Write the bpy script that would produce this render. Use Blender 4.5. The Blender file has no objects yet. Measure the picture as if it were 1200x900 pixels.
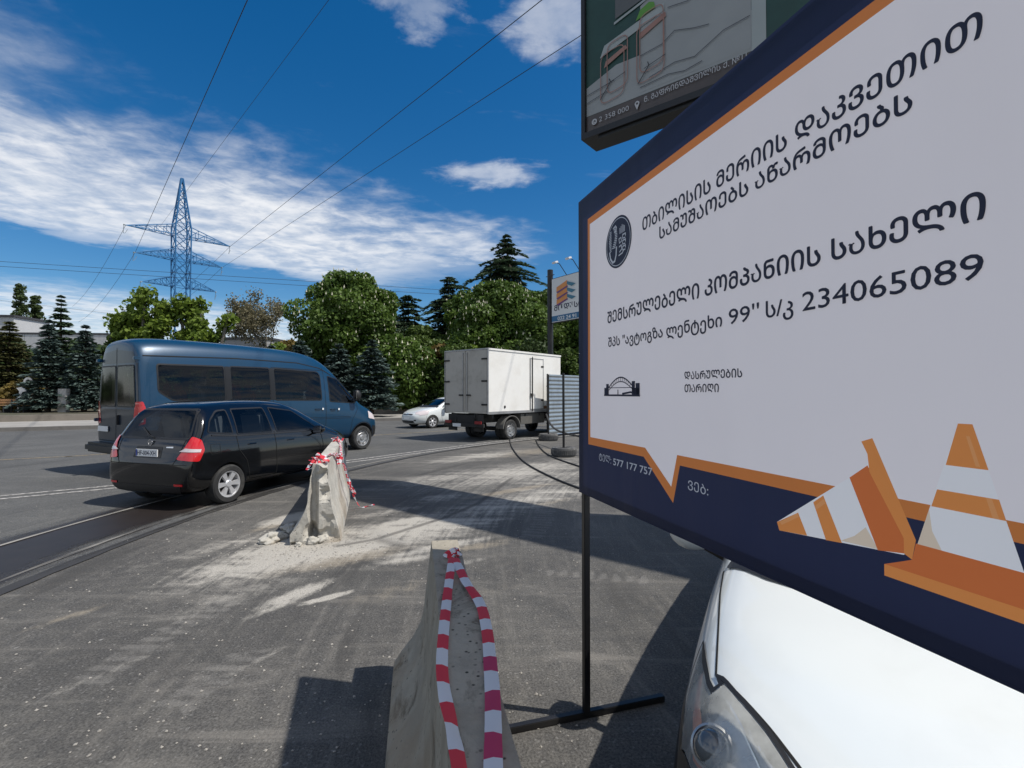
import bpy, bmesh, math, random
import numpy as np
from mathutils import Vector, Matrix, noise
from mathutils.bvhtree import BVHTree
random.seed(7); rng = np.random.default_rng(7)
R = math.radians
scn = bpy.context.scene; COL = scn.collection
# ------------------------------------------------------------------ camera
cam = bpy.data.cameras.new('camera'); cam_o = bpy.data.objects.new('camera', cam); COL.objects.link(cam_o)
cam.sensor_width = 36; cam.lens = 36 * 580 / 1200; cam.clip_start = .05; cam.clip_end = 3000
cam_o.location = (0, 0, 1.68); cam_o.rotation_euler = (R(90) + math.atan(10 / 580), 0, 0)
scn.camera = cam_o
# ------------------------------------------------------------------ light
SUN_DIR = Vector((.979 * math.cos(R(58.5)), -.20 * math.cos(R(58.5)), math.sin(R(58.5)))).normalized()
sun = bpy.data.lights.new('sun', 'SUN'); sun.energy = 4.8; sun.angle = R(.53); sun.color = (1, .955, .89)
sun_o = bpy.data.objects.new('sun', sun); COL.objects.link(sun_o)
sun_o.rotation_euler = SUN_DIR.to_track_quat('Z', 'Y').to_euler()
world = bpy.data.worlds.new('World'); scn.world = world; world.use_nodes = True
scn.view_settings.view_transform = 'Standard'; scn.view_settings.look = 'None'
scn.view_settings.exposure = 0.0; scn.view_settings.gamma = 1
scn.cycles.max_bounces = 6; scn.cycles.transparent_max_bounces = 10

class NT:
    """small node-graph helper"""
    def __init__(s, tree): s.t = tree; s.n = tree.nodes; s.l = tree.links
    def node(s, typ, **kw):
        n = s.n.new(typ)
        for k, v in kw.items(): setattr(n, k, v)
        return n
    def put(s, sock, v):
        if hasattr(v, 'links'): s.l.new(v, sock)
        elif isinstance(v, (tuple, list)) and sock.type == 'RGBA' and len(v) == 3: sock.default_value = (*v, 1)
        else: sock.default_value = v
    def math(s, op, a, b=None, c=None, clamp=False):
        n = s.node('ShaderNodeMath', operation=op, use_clamp=clamp)
        for i, v in enumerate((a, b, c)):
            if v is not None: s.put(n.inputs[i], v)
        return n.outputs[0]
    def mix(s, f, a, b, blend='MIX'):
        n = s.node('ShaderNodeMix', data_type='RGBA', blend_type=blend)
        s.put(n.inputs[0], f); s.put(n.inputs[6], a); s.put(n.inputs[7], b); return n.outputs[2]
    def noise(s, vec, scale, detail=3, rough=.55, dist=0, out=0):
        n = s.node('ShaderNodeTexNoise'); s.put(n.inputs['Vector'], vec) if vec is not None else None
        n.inputs['Scale'].default_value = scale; n.inputs['Detail'].default_value = detail
        n.inputs['Roughness'].default_value = rough; n.inputs['Distortion'].default_value = dist
        return n.outputs[out]
    def ramp(s, v, lo, hi, a=0., b=1., interp='SMOOTHSTEP'):
        n = s.node('ShaderNodeMapRange', interpolation_type=interp)
        s.put(n.inputs[0], v); s.put(n.inputs[1], lo); s.put(n.inputs[2], hi); s.put(n.inputs[3], a); s.put(n.inputs[4], b)
        return n.outputs[0]
    def xyz(s, v):
        n = s.node('ShaderNodeSeparateXYZ'); s.put(n.inputs[0], v); return n.outputs
    def comb(s, x, y, z=0.):
        n = s.node('ShaderNodeCombineXYZ')
        for i, v in enumerate((x, y, z)): s.put(n.inputs[i], v)
        return n.outputs[0]
    def mapping(s, vec, scale=(1, 1, 1), rot=(0, 0, 0), loc=(0, 0, 0)):
        n = s.node('ShaderNodeMapping'); s.put(n.inputs[0], vec)
        n.inputs['Scale'].default_value = scale; n.inputs['Rotation'].default_value = rot; n.inputs['Location'].default_value = loc
        return n.outputs[0]
    def bump(s, h, strength, dist, normal=None):
        n = s.node('ShaderNodeBump'); n.inputs['Strength'].default_value = strength; n.inputs['Distance'].default_value = dist
        s.put(n.inputs['Height'], h)
        if normal is not None: s.put(n.inputs['Normal'], normal)
        return n.outputs[0]

def build_world():
    g = NT(world.node_tree); bg = g.n['Background']
    sky = g.node('ShaderNodeTexSky', sky_type='NISHITA', sun_disc=False)
    sky.sun_elevation = R(58.5); sky.sun_rotation = math.atan2(.975, -.22)
    sky.altitude = 500; sky.air_density = 1.0; sky.dust_density = .6; sky.ozone_density = 2.5
    d = g.node('ShaderNodeTexCoord').outputs['Generated']
    x, y, z = g.xyz(d)
    zc = g.math('MAXIMUM', z, .03)
    px = g.math('DIVIDE', x, zc); py = g.math('DIVIDE', y, zc)
    p = g.comb(px, py)
    a = g.math('ADD', g.math('MULTIPLY', px, -.75), g.math('MULTIPLY', py, .66))
    b = g.math('ADD', g.math('MULTIPLY', px, .66), g.math('MULTIPLY', py, .75))
    n1 = g.noise(p, 1.3, 8, .6, .4); n2 = g.noise(g.mapping(p, (1.1, 1.9, 1), (0, 0, R(-40))), 2.2, 8, .6, .5)
    n3 = g.noise(p, 5.5, 6, .6, .3)
    n = g.math('ADD', g.math('MULTIPLY', n1, .45), g.math('ADD', g.math('MULTIPLY', n2, .27), g.math('MULTIPLY', n3, .28)))
    w = g.math('MULTIPLY', g.math('SUBTRACT', n, .5), 2.2)
    aw = g.math('ADD', a, w)
    band = g.math('MULTIPLY', g.ramp(aw, 1.95, 3.0), g.ramp(aw, 3.9, 4.3, 1, 0))
    band = g.math('MULTIPLY', band, g.ramp(g.math('ADD', b, w), 2.0, 3.1, 1, 0))
    low = g.math('MULTIPLY', g.math('MULTIPLY', g.ramp(aw, 5.6, 7.6), g.ramp(g.math('ADD', b, w), 3.5, 9, 1, .35)), .8)
    def puff(cx, cy, r, ax=1., ay=1., amt=1.):
        q = g.node('ShaderNodeVectorMath', operation='LENGTH')
        g.put(q.inputs[0], g.mapping(p, (ax, ay, 1), (0, 0, 0), (-cx * ax, -cy * ay, 0)))
        return g.math('MULTIPLY', g.ramp(g.math('ADD', q.outputs['Value'], g.math('MULTIPLY', w, -.5)), r * .2, r, 1, 0), amt)
    m = g.math('MAXIMUM', band, low)
    for args in ((-.26, 1.24, .12, 1, 1, .35), (.14, 1.32, .17, 1, .9, .5), (-.12, 2.25, .24, .8, 1.5, .6), (-1.75, 1.4, .5, .8, 1, .35),
                 (-.5, 3.4, .6, .7, .8, .75), (1.6, -1.2, .8, .6, 1, .7), (-2.5, -2, 1., .6, .9, .7), (3, 2, 1.2, .7, .8, .6)):
        m = g.math('MAXIMUM', m, puff(*args))
    wisp = g.math('MULTIPLY', g.ramp(n2, .6, .85), .15)
    beh = g.math('MULTIPLY', g.math('MULTIPLY', g.ramp(g.math('ADD', py, w), .6, -.6), g.ramp(n1, .36, .52)), .95); m = g.math('MAXIMUM', m, beh)  # clouds behind the camera, out of view, added to whiten the ambient light
    side = g.math('MULTIPLY', g.math('MULTIPLY', g.ramp(g.math('ADD', px, w), 1.6, 2.8), g.ramp(n1, .4, .55)), .9); m = g.math('MAXIMUM', m, side)  # more added cloud cover off to the right, whitening the ambient too
    m = g.math('MAXIMUM', m, wisp)
    tex = g.ramp(n, .38, .60, .5, 1)
    dens = g.math('MULTIPLY', g.math('MULTIPLY', m, tex), .92, clamp=True)
    cl = g.mix(g.ramp(n3, .35, .65), (7.0, 7.4, 8.0), (8.7, 8.8, 9.0))
    hs = g.node('ShaderNodeHueSaturation'); hs.inputs['Saturation'].default_value = 1.42; g.put(hs.inputs['Color'], sky.outputs[0])
    g.put(bg.inputs[0], g.mix(dens, hs.outputs[0], cl)); bg.inputs[1].default_value = .108
build_world()

# ------------------------------------------------------------------ materials
MATS = {}
def mat(name, col=(.5, .5, .5), rough=.6, metal=0., var=.12, vscale=3., bump=0., bscale=40., bdist=.004, spec=.5, coat=0., dirt=None, dscale=2., damt=.5, coords='Object', fn=None):
    if name in MATS: return MATS[name]
    m = bpy.data.materials.new(name); m.use_nodes = True; g = NT(m.node_tree)
    b = g.n['Principled BSDF']; tc = g.node('ShaderNodeTexCoord').outputs[coords]
    c = g.mix(g.noise(tc, vscale, 4), tuple(v * (1 - var) for v in col), tuple(min(1, v * (1 + var)) for v in col))
    if dirt: c = g.mix(g.math('MULTIPLY', g.ramp(g.noise(tc, dscale, 6, .65), .45, .72), damt), c, dirt)
    g.put(b.inputs['Base Color'], c); b.inputs['Roughness'].default_value = rough; b.inputs['Metallic'].default_value = metal
    b.inputs['Specular IOR Level'].default_value = spec; b.inputs['Coat Weight'].default_value = coat; b.inputs['Coat Roughness'].default_value = .04
    if bump: g.put(b.inputs['Normal'], g.bump(g.noise(tc, bscale, 5), bump, bdist))
    if fn: fn(g, b, tc, c)
    MATS[name] = m; return m
def glass_mat(name, tint, mixf=.0, rough=.02, ior=1.40):
    m = bpy.data.materials.new(name); m.use_nodes = True; g = NT(m.node_tree)
    out = g.n['Material Output']; g.n.remove(g.n['Principled BSDF'])
    tr = g.node('ShaderNodeBsdfTransparent'); tr.inputs[0].default_value = (*tint, 1)
    gl = g.node('ShaderNodeBsdfGlossy'); gl.inputs['Roughness'].default_value = rough; gl.inputs['Color'].default_value = (.95, .97, 1, 1)
    fr = g.node('ShaderNodeFresnel'); fr.inputs[0].default_value = ior
    mx = g.node('ShaderNodeMixShader'); g.put(mx.inputs[0], g.math('ADD', fr.outputs[0], mixf)); g.l.new(tr.outputs[0], mx.inputs[1]); g.l.new(gl.outputs[0], mx.inputs[2])
    g.l.new(mx.outputs[0], out.inputs[0]); return m
GLASS = glass_mat('tinted_glass', (.42, .45, .46), .0)
GLASS_D = glass_mat('dark_glass', (.25, .27, .28), .0)
def lens_mat():
    m = bpy.data.materials.new('hazy_lamp_lens'); m.use_nodes = True; g = NT(m.node_tree); out = g.n['Material Output']; b = g.n['Principled BSDF']; tc = g.node('ShaderNodeTexCoord').outputs['Object']
    b.inputs['Base Color'].default_value = (.78, .78, .72, 1); b.inputs['Roughness'].default_value = .1; b.inputs['Specular IOR Level'].default_value = .35
    tr = g.node('ShaderNodeBsdfTransparent'); mx = g.node('ShaderNodeMixShader'); g.put(mx.inputs[0], g.ramp(g.noise(tc, 7, 5, .6), .3, .7, .22, .5)); g.l.new(tr.outputs[0], mx.inputs[1]); g.l.new(b.outputs[0], mx.inputs[2]); g.l.new(mx.outputs[0], out.inputs[0]); return m
LENS = lens_mat()
def leaf_mat(name, c1, c2, trans=.35, rough=.55):
    if name in MATS: return MATS[name]
    m = bpy.data.materials.new(name); m.use_nodes = True; g = NT(m.node_tree)
    out = g.n['Material Output']; b = g.n['Principled BSDF']
    at = g.node('ShaderNodeAttribute', attribute_name='rnd').outputs['Fac']
    c = g.mix(at, c1, c2); g.put(b.inputs['Base Color'], c); b.inputs['Roughness'].default_value = rough; b.inputs['Specular IOR Level'].default_value = .25
    t = g.node('ShaderNodeBsdfTranslucent'); g.put(t.inputs[0], g.mix(.5, c, (.35, .5, .05), 'MULTIPLY') if False else c)
    mx = g.node('ShaderNodeMixShader'); mx.inputs[0].default_value = trans
    g.l.new(b.outputs[0], mx.inputs[1]); g.l.new(t.outputs[0], mx.inputs[2]); g.l.new(mx.outputs[0], out.inputs[0])
    MATS[name] = m; return m

# ------------------------------------------------------------------ objects
def tag(o, label, cat=None, group=None):
    if label: o['label'] = label
    if cat: o['category'] = cat
    if group: o['group'] = group
    return o
def thing(name, label, cat, loc=(0, 0, 0), rz=0., group=None):
    o = bpy.data.objects.new(name, None); COL.objects.link(o); o.location = loc; o.rotation_euler = (0, 0, rz); o.empty_display_size = .2
    return tag(o, label, cat, group) if label else o
def link(name, me, parent=None, m=None, kind=None):
    o = bpy.data.objects.new(name, me); COL.objects.link(o)
    if m is not None: me.materials.clear(); me.materials.append(m)
    if parent: o.parent = parent
    if kind: o['kind'] = kind
    return o
def sharpen(me, ang=32):
    bm = bmesh.new(); bm.from_mesh(me)
    for f in bm.faces: f.smooth = True
    for e in bm.edges:
        e.smooth = not (len(e.link_faces) != 2 or e.calc_face_angle(0) > R(ang))
    bm.to_mesh(me); bm.free()
def copy_tree(o, parent=None, loc=None, rz=None, label=None):
    c = o.copy(); COL.objects.link(c); c.parent = parent
    if loc is not None: c.location = loc
    if rz is not None: c.rotation_euler = (0, 0, rz)
    if label: c['label'] = label
    for ch in list(o.children): copy_tree(ch, c)
    return c
class MB:
    """collects shapes, then builds ONE mesh object"""
    def __init__(s): s.v = []; s.f = []
    def add(s, vs, fs, M=None):
        k = len(s.v); s.v += [tuple(M @ Vector(q)) if M else tuple(q) for q in vs]; s.f += [tuple(i + k for i in f) for f in fs]; return s
    def box(s, c, d, M=None, rz=0., rx=0., ry=0.):
        x, y, z = (q / 2 for q in d); T = Matrix.Translation(c) @ Matrix.Rotation(rz, 4, 'Z') @ Matrix.Rotation(ry, 4, 'Y') @ Matrix.Rotation(rx, 4, 'X')
        if M: T = M @ T
        return s.add([(i, j, k) for i in (-x, x) for j in (-y, y) for k in (-z, z)],
                     [(0, 1, 3, 2), (4, 6, 7, 5), (0, 4, 5, 1), (2, 3, 7, 6), (0, 2, 6, 4), (1, 5, 7, 3)], T)
    def span(s, a, b): # box between corners
        return s.box([(p + q) / 2 for p, q in zip(a, b)], [abs(q - p) for p, q in zip(a, b)])
    def tube(s, pts, r, n=6, M=None, caps=True):
        pts = [Vector(p) for p in pts]; rr = r if isinstance(r, (list, tuple)) else [r] * len(pts); vs = []; fs = []
        t0 = (pts[1] - pts[0]).normalized(); u = t0.orthogonal().normalized()
        for i, p in enumerate(pts):
            t = ((pts[min(i + 1, len(pts) - 1)] - pts[max(i - 1, 0)])).normalized()
            u = (u - t * u.dot(t)).normalized(); w = t.cross(u)
            for j in range(n):
                a = 2 * math.pi * j / n; vs.append(p + (u * math.cos(a) + w * math.sin(a)) * rr[i])
            if i: fs += [((i - 1) * n + j, (i - 1) * n + (j + 1) % n, i * n + (j + 1) % n, i * n + j) for j in range(n)]
        if caps: fs += [tuple(range(n - 1, -1, -1)), tuple((len(pts) - 1) * n + j for j in range(n))]
        return s.add(vs, fs, M)
    def lathe(s, prof, n=24, M=None, closed=False): # profile (r, h) about the z axis
        vs = []; fs = []; k = len(prof)
        for i in range(n):
            a = 2 * math.pi * i / n
            vs += [(r * math.cos(a), r * math.sin(a), h) for r, h in prof]
        for i in range(n):
            for j in range(k if closed else k - 1):
                j2 = (j + 1) % k; fs.append((i * k + j, ((i + 1) % n) * k + j, ((i + 1) % n) * k + j2, i * k + j2))
        return s.add(vs, fs, M)
    def prism(s, poly, y0, y1, M=None): # poly in XZ, extruded along y
        n = len(poly)
        return s.add([(x, y0, z) for x, z in poly] + [(x, y1, z) for x, z in poly],
                     [tuple(range(n)), tuple(range(2 * n - 1, n - 1, -1))] + [(i, i + n, (i + 1) % n + n, (i + 1) % n) for i in range(n)], M)
    def mesh(s, name):
        me = bpy.data.meshes.new(name); me.from_pydata(s.v, [], s.f); me.update(); return me
    def build(s, name, m, parent=None, smooth=32, kind=None, bevel=0., label=None):
        me = s.mesh(name)
        bm = bmesh.new(); bm.from_mesh(me); bmesh.ops.recalc_face_normals(bm, faces=bm.faces)
        if bevel: bmesh.ops.bevel(bm, geom=[e for e in bm.edges if e.calc_face_angle(0) > R(40)], offset=bevel, segments=2, affect='EDGES', clamp_overlap=True)
        bm.to_mesh(me); bm.free()
        if smooth: sharpen(me, smooth)
        o = link(name, me, parent, m, kind)
        if label: o['label'] = label
        return o
def evaluated(o):
    dg = bpy.context.evaluated_depsgraph_get(); dg.update()
    return bpy.data.meshes.new_from_object(o.evaluated_get(dg), depsgraph=dg)
def rm(o):
    bpy.data.objects.remove(o, do_unlink=True)
def cut_poly(bm, step, axes):
    for ax in axes:
        no = Vector([0, 0, 0]); no[ax] = 1
        lo = min(v.co[ax] for v in bm.verts); hi = max(v.co[ax] for v in bm.verts)
        k = math.floor(lo / step) + 1
        while k * step < hi - 1e-5:
            c = Vector([0, 0, 0]); c[ax] = k * step
            bmesh.ops.bisect_plane(bm, geom=bm.verts[:] + bm.edges[:] + bm.faces[:], plane_co=c, plane_no=no); k += 1
# frames for patches laid on a body: origin, u, v, ray direction
FR = {'right': ((0, -4, 0), (1, 0, 0), (0, 0, 1), (0, 1, 0)), 'left': ((0, 4, 0), (1, 0, 0), (0, 0, 1), (0, -1, 0)),
      'rear': ((-4, 0, 0), (0, 1, 0), (0, 0, 1), (1, 0, 0)), 'front': ((12, 0, 0), (0, 1, 0), (0, 0, 1), (-1, 0, 0)),
      'top': ((0, 0, 6), (1, 0, 0), (0, 1, 0), (0, 0, -1))}
def frame(fr):
    return [Vector(q) for q in (FR[fr] if isinstance(fr, str) else fr)]
def offset_poly(poly, d):
    n = len(poly); out = []; area = sum(poly[i][0] * poly[(i + 1) % n][1] - poly[(i + 1) % n][0] * poly[i][1] for i in range(n))
    sg = 1 if area > 0 else -1
    for i in range(n):
        p0, p1, p2 = Vector(poly[i - 1]), Vector(poly[i]), Vector(poly[(i + 1) % n])
        e1 = (p1 - p0).normalized(); e2 = (p2 - p1).normalized()
        n1 = Vector((-e1.y, e1.x)) * sg; n2 = Vector((-e2.y, e2.x)) * sg
        k = max(.35, 1 + n1.dot(n2)); out.append(tuple(p1 + (n1 + n2) * d / k))
    return out
def round_poly(poly, r=.05, k=4):
    out = []; n = len(poly)
    for i in range(n):
        p0, p1, p2 = Vector(poly[i - 1]), Vector(poly[i]), Vector(poly[(i + 1) % n])
        a = p1 + (p0 - p1).normalized() * min(r, (p0 - p1).length * .45); b = p1 + (p2 - p1).normalized() * min(r, (p2 - p1).length * .45)
        for j in range(k + 1):
            t = j / k; out.append(tuple(a * (1 - t) ** 2 + p1 * 2 * t * (1 - t) + b * t * t))
    return out
def project(bm, bvh, fr, off):
    O, U, V, D = frame(fr); dead = []
    for v in bm.verts:
        o = O + U * v.co.x + V * v.co.y; h = bvh.ray_cast(o, D)
        if h[0] is None: dead.append(v)
        else: v.co = h[0] - D * off * .3 + (h[1] if h[1].dot(D) < 0 else -h[1]) * off
    if dead: bmesh.ops.delete(bm, geom=dead, context='VERTS')
    bm.normal_update()
    for f in bm.faces:
        if f.normal.dot(D) > 0: f.normal_flip()
def patch(bvh, name, poly, fr, m, parent, off=.004, step=.07, hole=None, label=None):
    bm = bmesh.new()
    if hole:
        a = [bm.verts.new((*q, 0)) for q in poly]; b = [bm.verts.new((*q, 0)) for q in hole]; n = len(poly)
        for i in range(n): bm.faces.new((a[i], a[(i + 1) % n], b[(i + 1) % n], b[i]))
    else:
        bm.faces.new([bm.verts.new((*q, 0)) for q in poly]); bmesh.ops.triangulate(bm, faces=bm.faces[:])
    cut_poly(bm, step, (0, 1)); project(bm, bvh, fr, off)
    me = bpy.data.meshes.new(name); bm.to_mesh(me); bm.free(); sharpen(me, 50)
    o = link(name, me, parent, m)
    if label: o['label'] = label
    return o
def seam(bvh, name, lines, fr, m, parent, w=.008, off=.003, step=.06):
    bm = bmesh.new()
    for ln in lines:
        pts = []
        for i in range(len(ln) - 1):
            a, b = Vector(ln[i]), Vector(ln[i + 1]); k = max(1, int((b - a).length / step))
            pts += [a.lerp(b, j / k) for j in range(k)]
        pts.append(Vector(ln[-1])); prev = None
        for i, q in enumerate(pts):
            t = (pts[min(i + 1, len(pts) - 1)] - pts[max(i - 1, 0)]).normalized(); s = Vector((-t.y, t.x)) * w / 2
            cur = (bm.verts.new((*(q + s), 0)), bm.verts.new((*(q - s), 0)))
            if prev: bm.faces.new((prev[0], prev[1], cur[1], cur[0]))
            prev = cur
    project(bm, bvh, fr, off); me = bpy.data.meshes.new(name); bm.to_mesh(me); bm.free()
    return link(name, me, parent, m)
def cage_mesh(st, lev=2):
    """st: per station (x, [(y,z)...]) from bottom centre to top centre"""
    vs = []; fs = []; K = len(st[0][1]); n = 2 * K - 2
    for x, ring in st:
        half = [(x, y, z) for y, z in ring]
        vs += half + [(x, -y, z) for _, y, z in half[-2:0:-1]]
    for i in range(len(st) - 1):
        for j in range(n): fs.append((i * n + j, i * n + (j + 1) % n, (i + 1) * n + (j + 1) % n, (i + 1) * n + j))
    for e, base in ((0, 0), (1, (len(st) - 1) * n)): # end caps as strips between left and right halves
        for j in range(K - 1):
            a = base + j; b = base + j + 1; c = base + (n - j - 1) % n; d = base + (n - j) % n
            q = [a, b, c, d] if j else [a, b, c]
            if j == K - 2: q = [a, b, d]
            fs.append(tuple(q if e else q[::-1]))
    me = bpy.data.meshes.new('cage'); me.from_pydata(vs, [], fs)
    bm = bmesh.new(); bm.from_mesh(me); bmesh.ops.recalc_face_normals(bm, faces=bm.faces); bm.to_mesh(me); bm.free()
    o = bpy.data.objects.new('cage', me); COL.objects.link(o); md = o.modifiers.new('s', 'SUBSURF'); md.levels = lev; md.render_levels = lev
    r = evaluated(o); rm(o); return r
def bvh_of(me):
    bm = bmesh.new(); bm.from_mesh(me); b = BVHTree.FromBMesh(bm); bm.free(); return b
DARK_IN = mat('cabin_trim', (.06, .06, .065), .7, var=.3)
def make_body(st, m, root, arches=(), cavity=None, windows=(), recess=(), name='body', m_arch=None):
    A = cage_mesh(st); bvh = bvh_of(A)
    base = bpy.data.objects.new('tmp', A.copy()); COL.objects.link(base); cutters = []
    def cutter(me):
        o = bpy.data.objects.new('c', me); COL.objects.link(o); cutters.append(o)
    for x, z, r, w in arches:
        for s in (-1, 1):
            mb = MB(); mb.lathe([(0, 0), (r, 0), (r, .7), (0, .7)], 40, Matrix.Translation((x, s * w, z)) @ Matrix.Rotation(R(-90) * s, 4, 'X'))
            me = mb.mesh('c'); bm = bmesh.new(); bm.from_mesh(me); bmesh.ops.remove_doubles(bm, verts=bm.verts, dist=1e-5); bmesh.ops.recalc_face_normals(bm, faces=bm.faces); bm.to_mesh(me); bm.free(); cutter(me)
    if cavity:
        xa, xb, zf, k, dz = cavity
        bm = bmesh.new(); bm.from_mesh(A)
        for v in bm.verts: v.co.y *= k; v.co.z -= dz
        for co, no in (((xa, 0, 0), (-1, 0, 0)), ((xb, 0, 0), (1, 0, 0)), ((0, 0, zf), (0, 0, -1))):
            r = bmesh.ops.bisect_plane(bm, geom=bm.verts[:] + bm.edges[:] + bm.faces[:], plane_co=co, plane_no=no, clear_outer=True)
            bmesh.ops.edgeloop_fill(bm, edges=[e for e in r['geom_cut'] if isinstance(e, bmesh.types.BMEdge)])
        bmesh.ops.recalc_face_normals(bm, faces=bm.faces); me = bpy.data.meshes.new('c'); bm.to_mesh(me); bm.free(); cutter(me)
    for poly, fr, d0, d1 in list(windows) + list(recess):
        O, U, V, D = frame(fr); n = len(poly)
        vs = [O + U * a + V * b + D * d for d in (d0, d1) for a, b in poly]
        me = bpy.data.meshes.new('c'); me.from_pydata([tuple(q) for q in vs], [], [tuple(range(n)), tuple(range(2 * n - 1, n - 1, -1))] + [(i, (i + 1) % n, (i + 1) % n + n, i + n) for i in range(n)])
        bm = bmesh.new(); bm.from_mesh(me); bmesh.ops.recalc_face_normals(bm, faces=bm.faces); bm.to_mesh(me); bm.free(); cutter(me)
    for ci, c in enumerate(cutters): # one by one, nudged a little when the solver gives up
        for tr in range(8):
            md = base.modifiers.new('b', 'BOOLEAN'); md.operation = 'DIFFERENCE'; md.object = c; md.solver = 'EXACT'; r = evaluated(base); base.modifiers.clear()
            if len(r.vertices) > .5 * len(base.data.vertices): base.data = r; break
            c.location = (random.uniform(-.004, .004), random.uniform(-.003, .003), random.uniform(-.004, .004)); c.scale = [1 - .0008 * (tr + 1)] * 3
        else: print('CUT FAILED', name, ci)
    out = base.data.copy()
    for c in cutters: rm(c)
    rm(base)
    out.name = name; out.materials.clear(); out.materials.append(m); out.materials.append(DARK_IN)
    bm = bmesh.new(); bm.from_mesh(out)
    for f in bm.faces:
        h = bvh.find_nearest(f.calc_center_median()); f.material_index = 1 if h[3] > .006 else 0
    bm.to_mesh(out); bm.free(); sharpen(out, 30)
    o = bpy.data.objects.new(name, out); COL.objects.link(o); o.parent = root
    return o, bvh
def mirror_y(poly): return [(x, -y) for x, y in poly]

RUBBER = mat('tyre_rubber', (.022, .022, .022), .85, bump=.3, bscale=60, dirt=(.09, .085, .075), dscale=5, damt=.5)
ALLOY = mat('alloy_rim', (.72, .72, .73), .32, .55, var=.05)
STEEL_RIM = mat('steel_rim', (.42, .42, .42), .4, .7, dirt=(.12, .11, .1), dscale=8, damt=.7)
BLACK_PL = mat('black_plastic', (.014, .014, .015), .5, bump=.2, bscale=150, dirt=(.035, .033, .03), damt=.3)
SEAM = mat('panel_gap', (.006, .006, .006), .9)
WHITE_PL = mat('plate_white', (.75, .75, .74), .5)
def wheel(parent, x, y, r, w, kind, side, name='wheel', spokes=6):
    """side: -1 right, 1 left (outer face)"""
    M = Matrix.Translation((x, y, r)) @ Matrix.Rotation(R(-90) * side, 4, 'X')
    ri = r * .66
    t = MB().lathe([(ri, w * .42), (ri + .012, w * .5), (r * .9, w * .52), (r * .975, w * .44), (r, w * .3), (r, -w * .3), (r * .97, -w * .5), (ri, -w * .5)], 40, M, closed=True)
    for k in range(3):
        t.lathe([(r + .001, w * (.2 - .2 * k) - .004), (r + .001, w * (.2 - .2 * k) + .004)], 40, M)
    o = t.build(name, RUBBER, parent)
    rim = MB().lathe([(ri + .004, w * .46), (ri - .012, w * .44), (ri - .02, w * .1), (ri - .03, -w * .3)], 40, M)
    if kind == 'alloy':
        for k in range(spokes):
            a = 2 * math.pi * k / spokes
            P = [(.03, -.022), (ri * .55, -.03), (ri - .008, -.042), (ri - .008, .042), (ri * .55, .03), (.03, .022)]
            mb2 = [(p * math.cos(a) - q * math.sin(a), p * math.sin(a) + q * math.cos(a)) for p, q in P]
            n = 6; zt = [w * .36, w * .40, w * .42, w * .42, w * .40, w * .36]
            rim.add([(u, v, zt[i]) for i, (u, v) in enumerate(mb2)] + [(u, v, w * .2) for u, v in mb2],
                    [tuple(range(6)), tuple(range(11, 5, -1))] + [(i, (i + 1) % n, (i + 1) % n + n, i + n) for i in range(n)], M)
        rim.lathe([(0, w * .44), (.045, w * .44), (.06, w * .38), (.06, w * .1)], 20, M)
        rim.build('rim', ALLOY, o)
    else:
        rim.lathe([(0, w * .42), (.055, w * .42), (.06, w * .36), (.09, w * .30), (ri * .62, w * .34), (ri * .8, w * .20), (ri - .02, w * .26)], 40, M)
        for k in range(8):
            a = 2 * math.pi * (k + .5) / 8
            rim.box((ri * .75 * math.cos(a), ri * .75 * math.sin(a), w * .26), (.05, .045, .03), M, rz=a)
        rim.build('rim', STEEL_RIM, o)
    MB().lathe([(0, -w * .1), (ri - .02, -w * .1)], 24, M).build('brake_disc', BLACK_PL, o)
    return o
def seat(parent, x, y, z, m, s=1.):
    mb = MB(); mb.box((x, y, z + .08), (.48 * s, .48 * s, .16)); mb.box((x - .27 * s, y, z + .42), (.14, .46 * s, .62), ry=R(-12)); mb.box((x - .36 * s, y, z + .80), (.09, .25, .17), ry=R(-10))
    return mb.build('seat', m, parent, bevel=.035)

# ------------------------------------------------------------------ lettering
GEO = lambda s: ''.join(chr(ord(c) - 0x10D0 + 0x1C90) if 0x10D0 <= ord(c) <= 0x10FA else c for c in s)
def text_raw(body, bold):
    cu = bpy.data.curves.new('t', 'FONT'); cu.body = body; cu.size = 1; cu.offset = bold; cu.resolution_u = 3
    o = bpy.data.objects.new('t', cu); COL.objects.link(o); me = evaluated(o); rm(o)
    v = np.empty(len(me.vertices) * 3, np.float32); me.vertices.foreach_get('co', v); return me, v.reshape(-1, 3)
def lettering(parent, body, x0, x1, z, h, y, m, bold=.012, name='lettering', ref='ᲘᲐ', slope=0., wt=0.):
    """flat print in the XZ plane of its parent, facing -y; h = height of a capital"""
    me, v = text_raw(body, bold); _, rv = text_raw(ref, bold)
    sx = (x1 - x0) / (v[:, 0].max() - v[:, 0].min()); sz = h / rv[:, 1].max()
    X = x0 + (v[:, 0] - v[:, 0].min()) * sx; Z = z + v[:, 1] * sz + (X - x0) * slope
    me.vertices.foreach_set('co', np.stack([X, np.full_like(X, y), Z], 1).astype(np.float32).ravel()); me.update()
    if wt:
        bm = bmesh.new(); bm.from_mesh(me); g0 = bm.verts[:] + bm.edges[:] + bm.faces[:]
        for k, (dx, dz) in enumerate(((wt, 0), (wt * .5, wt * .45), (wt * .5, -wt * .45))):
            r = bmesh.ops.duplicate(bm, geom=g0); bmesh.ops.translate(bm, verts=[v for v in r['geom'] if isinstance(v, bmesh.types.BMVert)], vec=(dx, -.00012 * (k + 1), dz))
        bm.to_mesh(me); bm.free()
    return link(name, me, parent, m)
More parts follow.
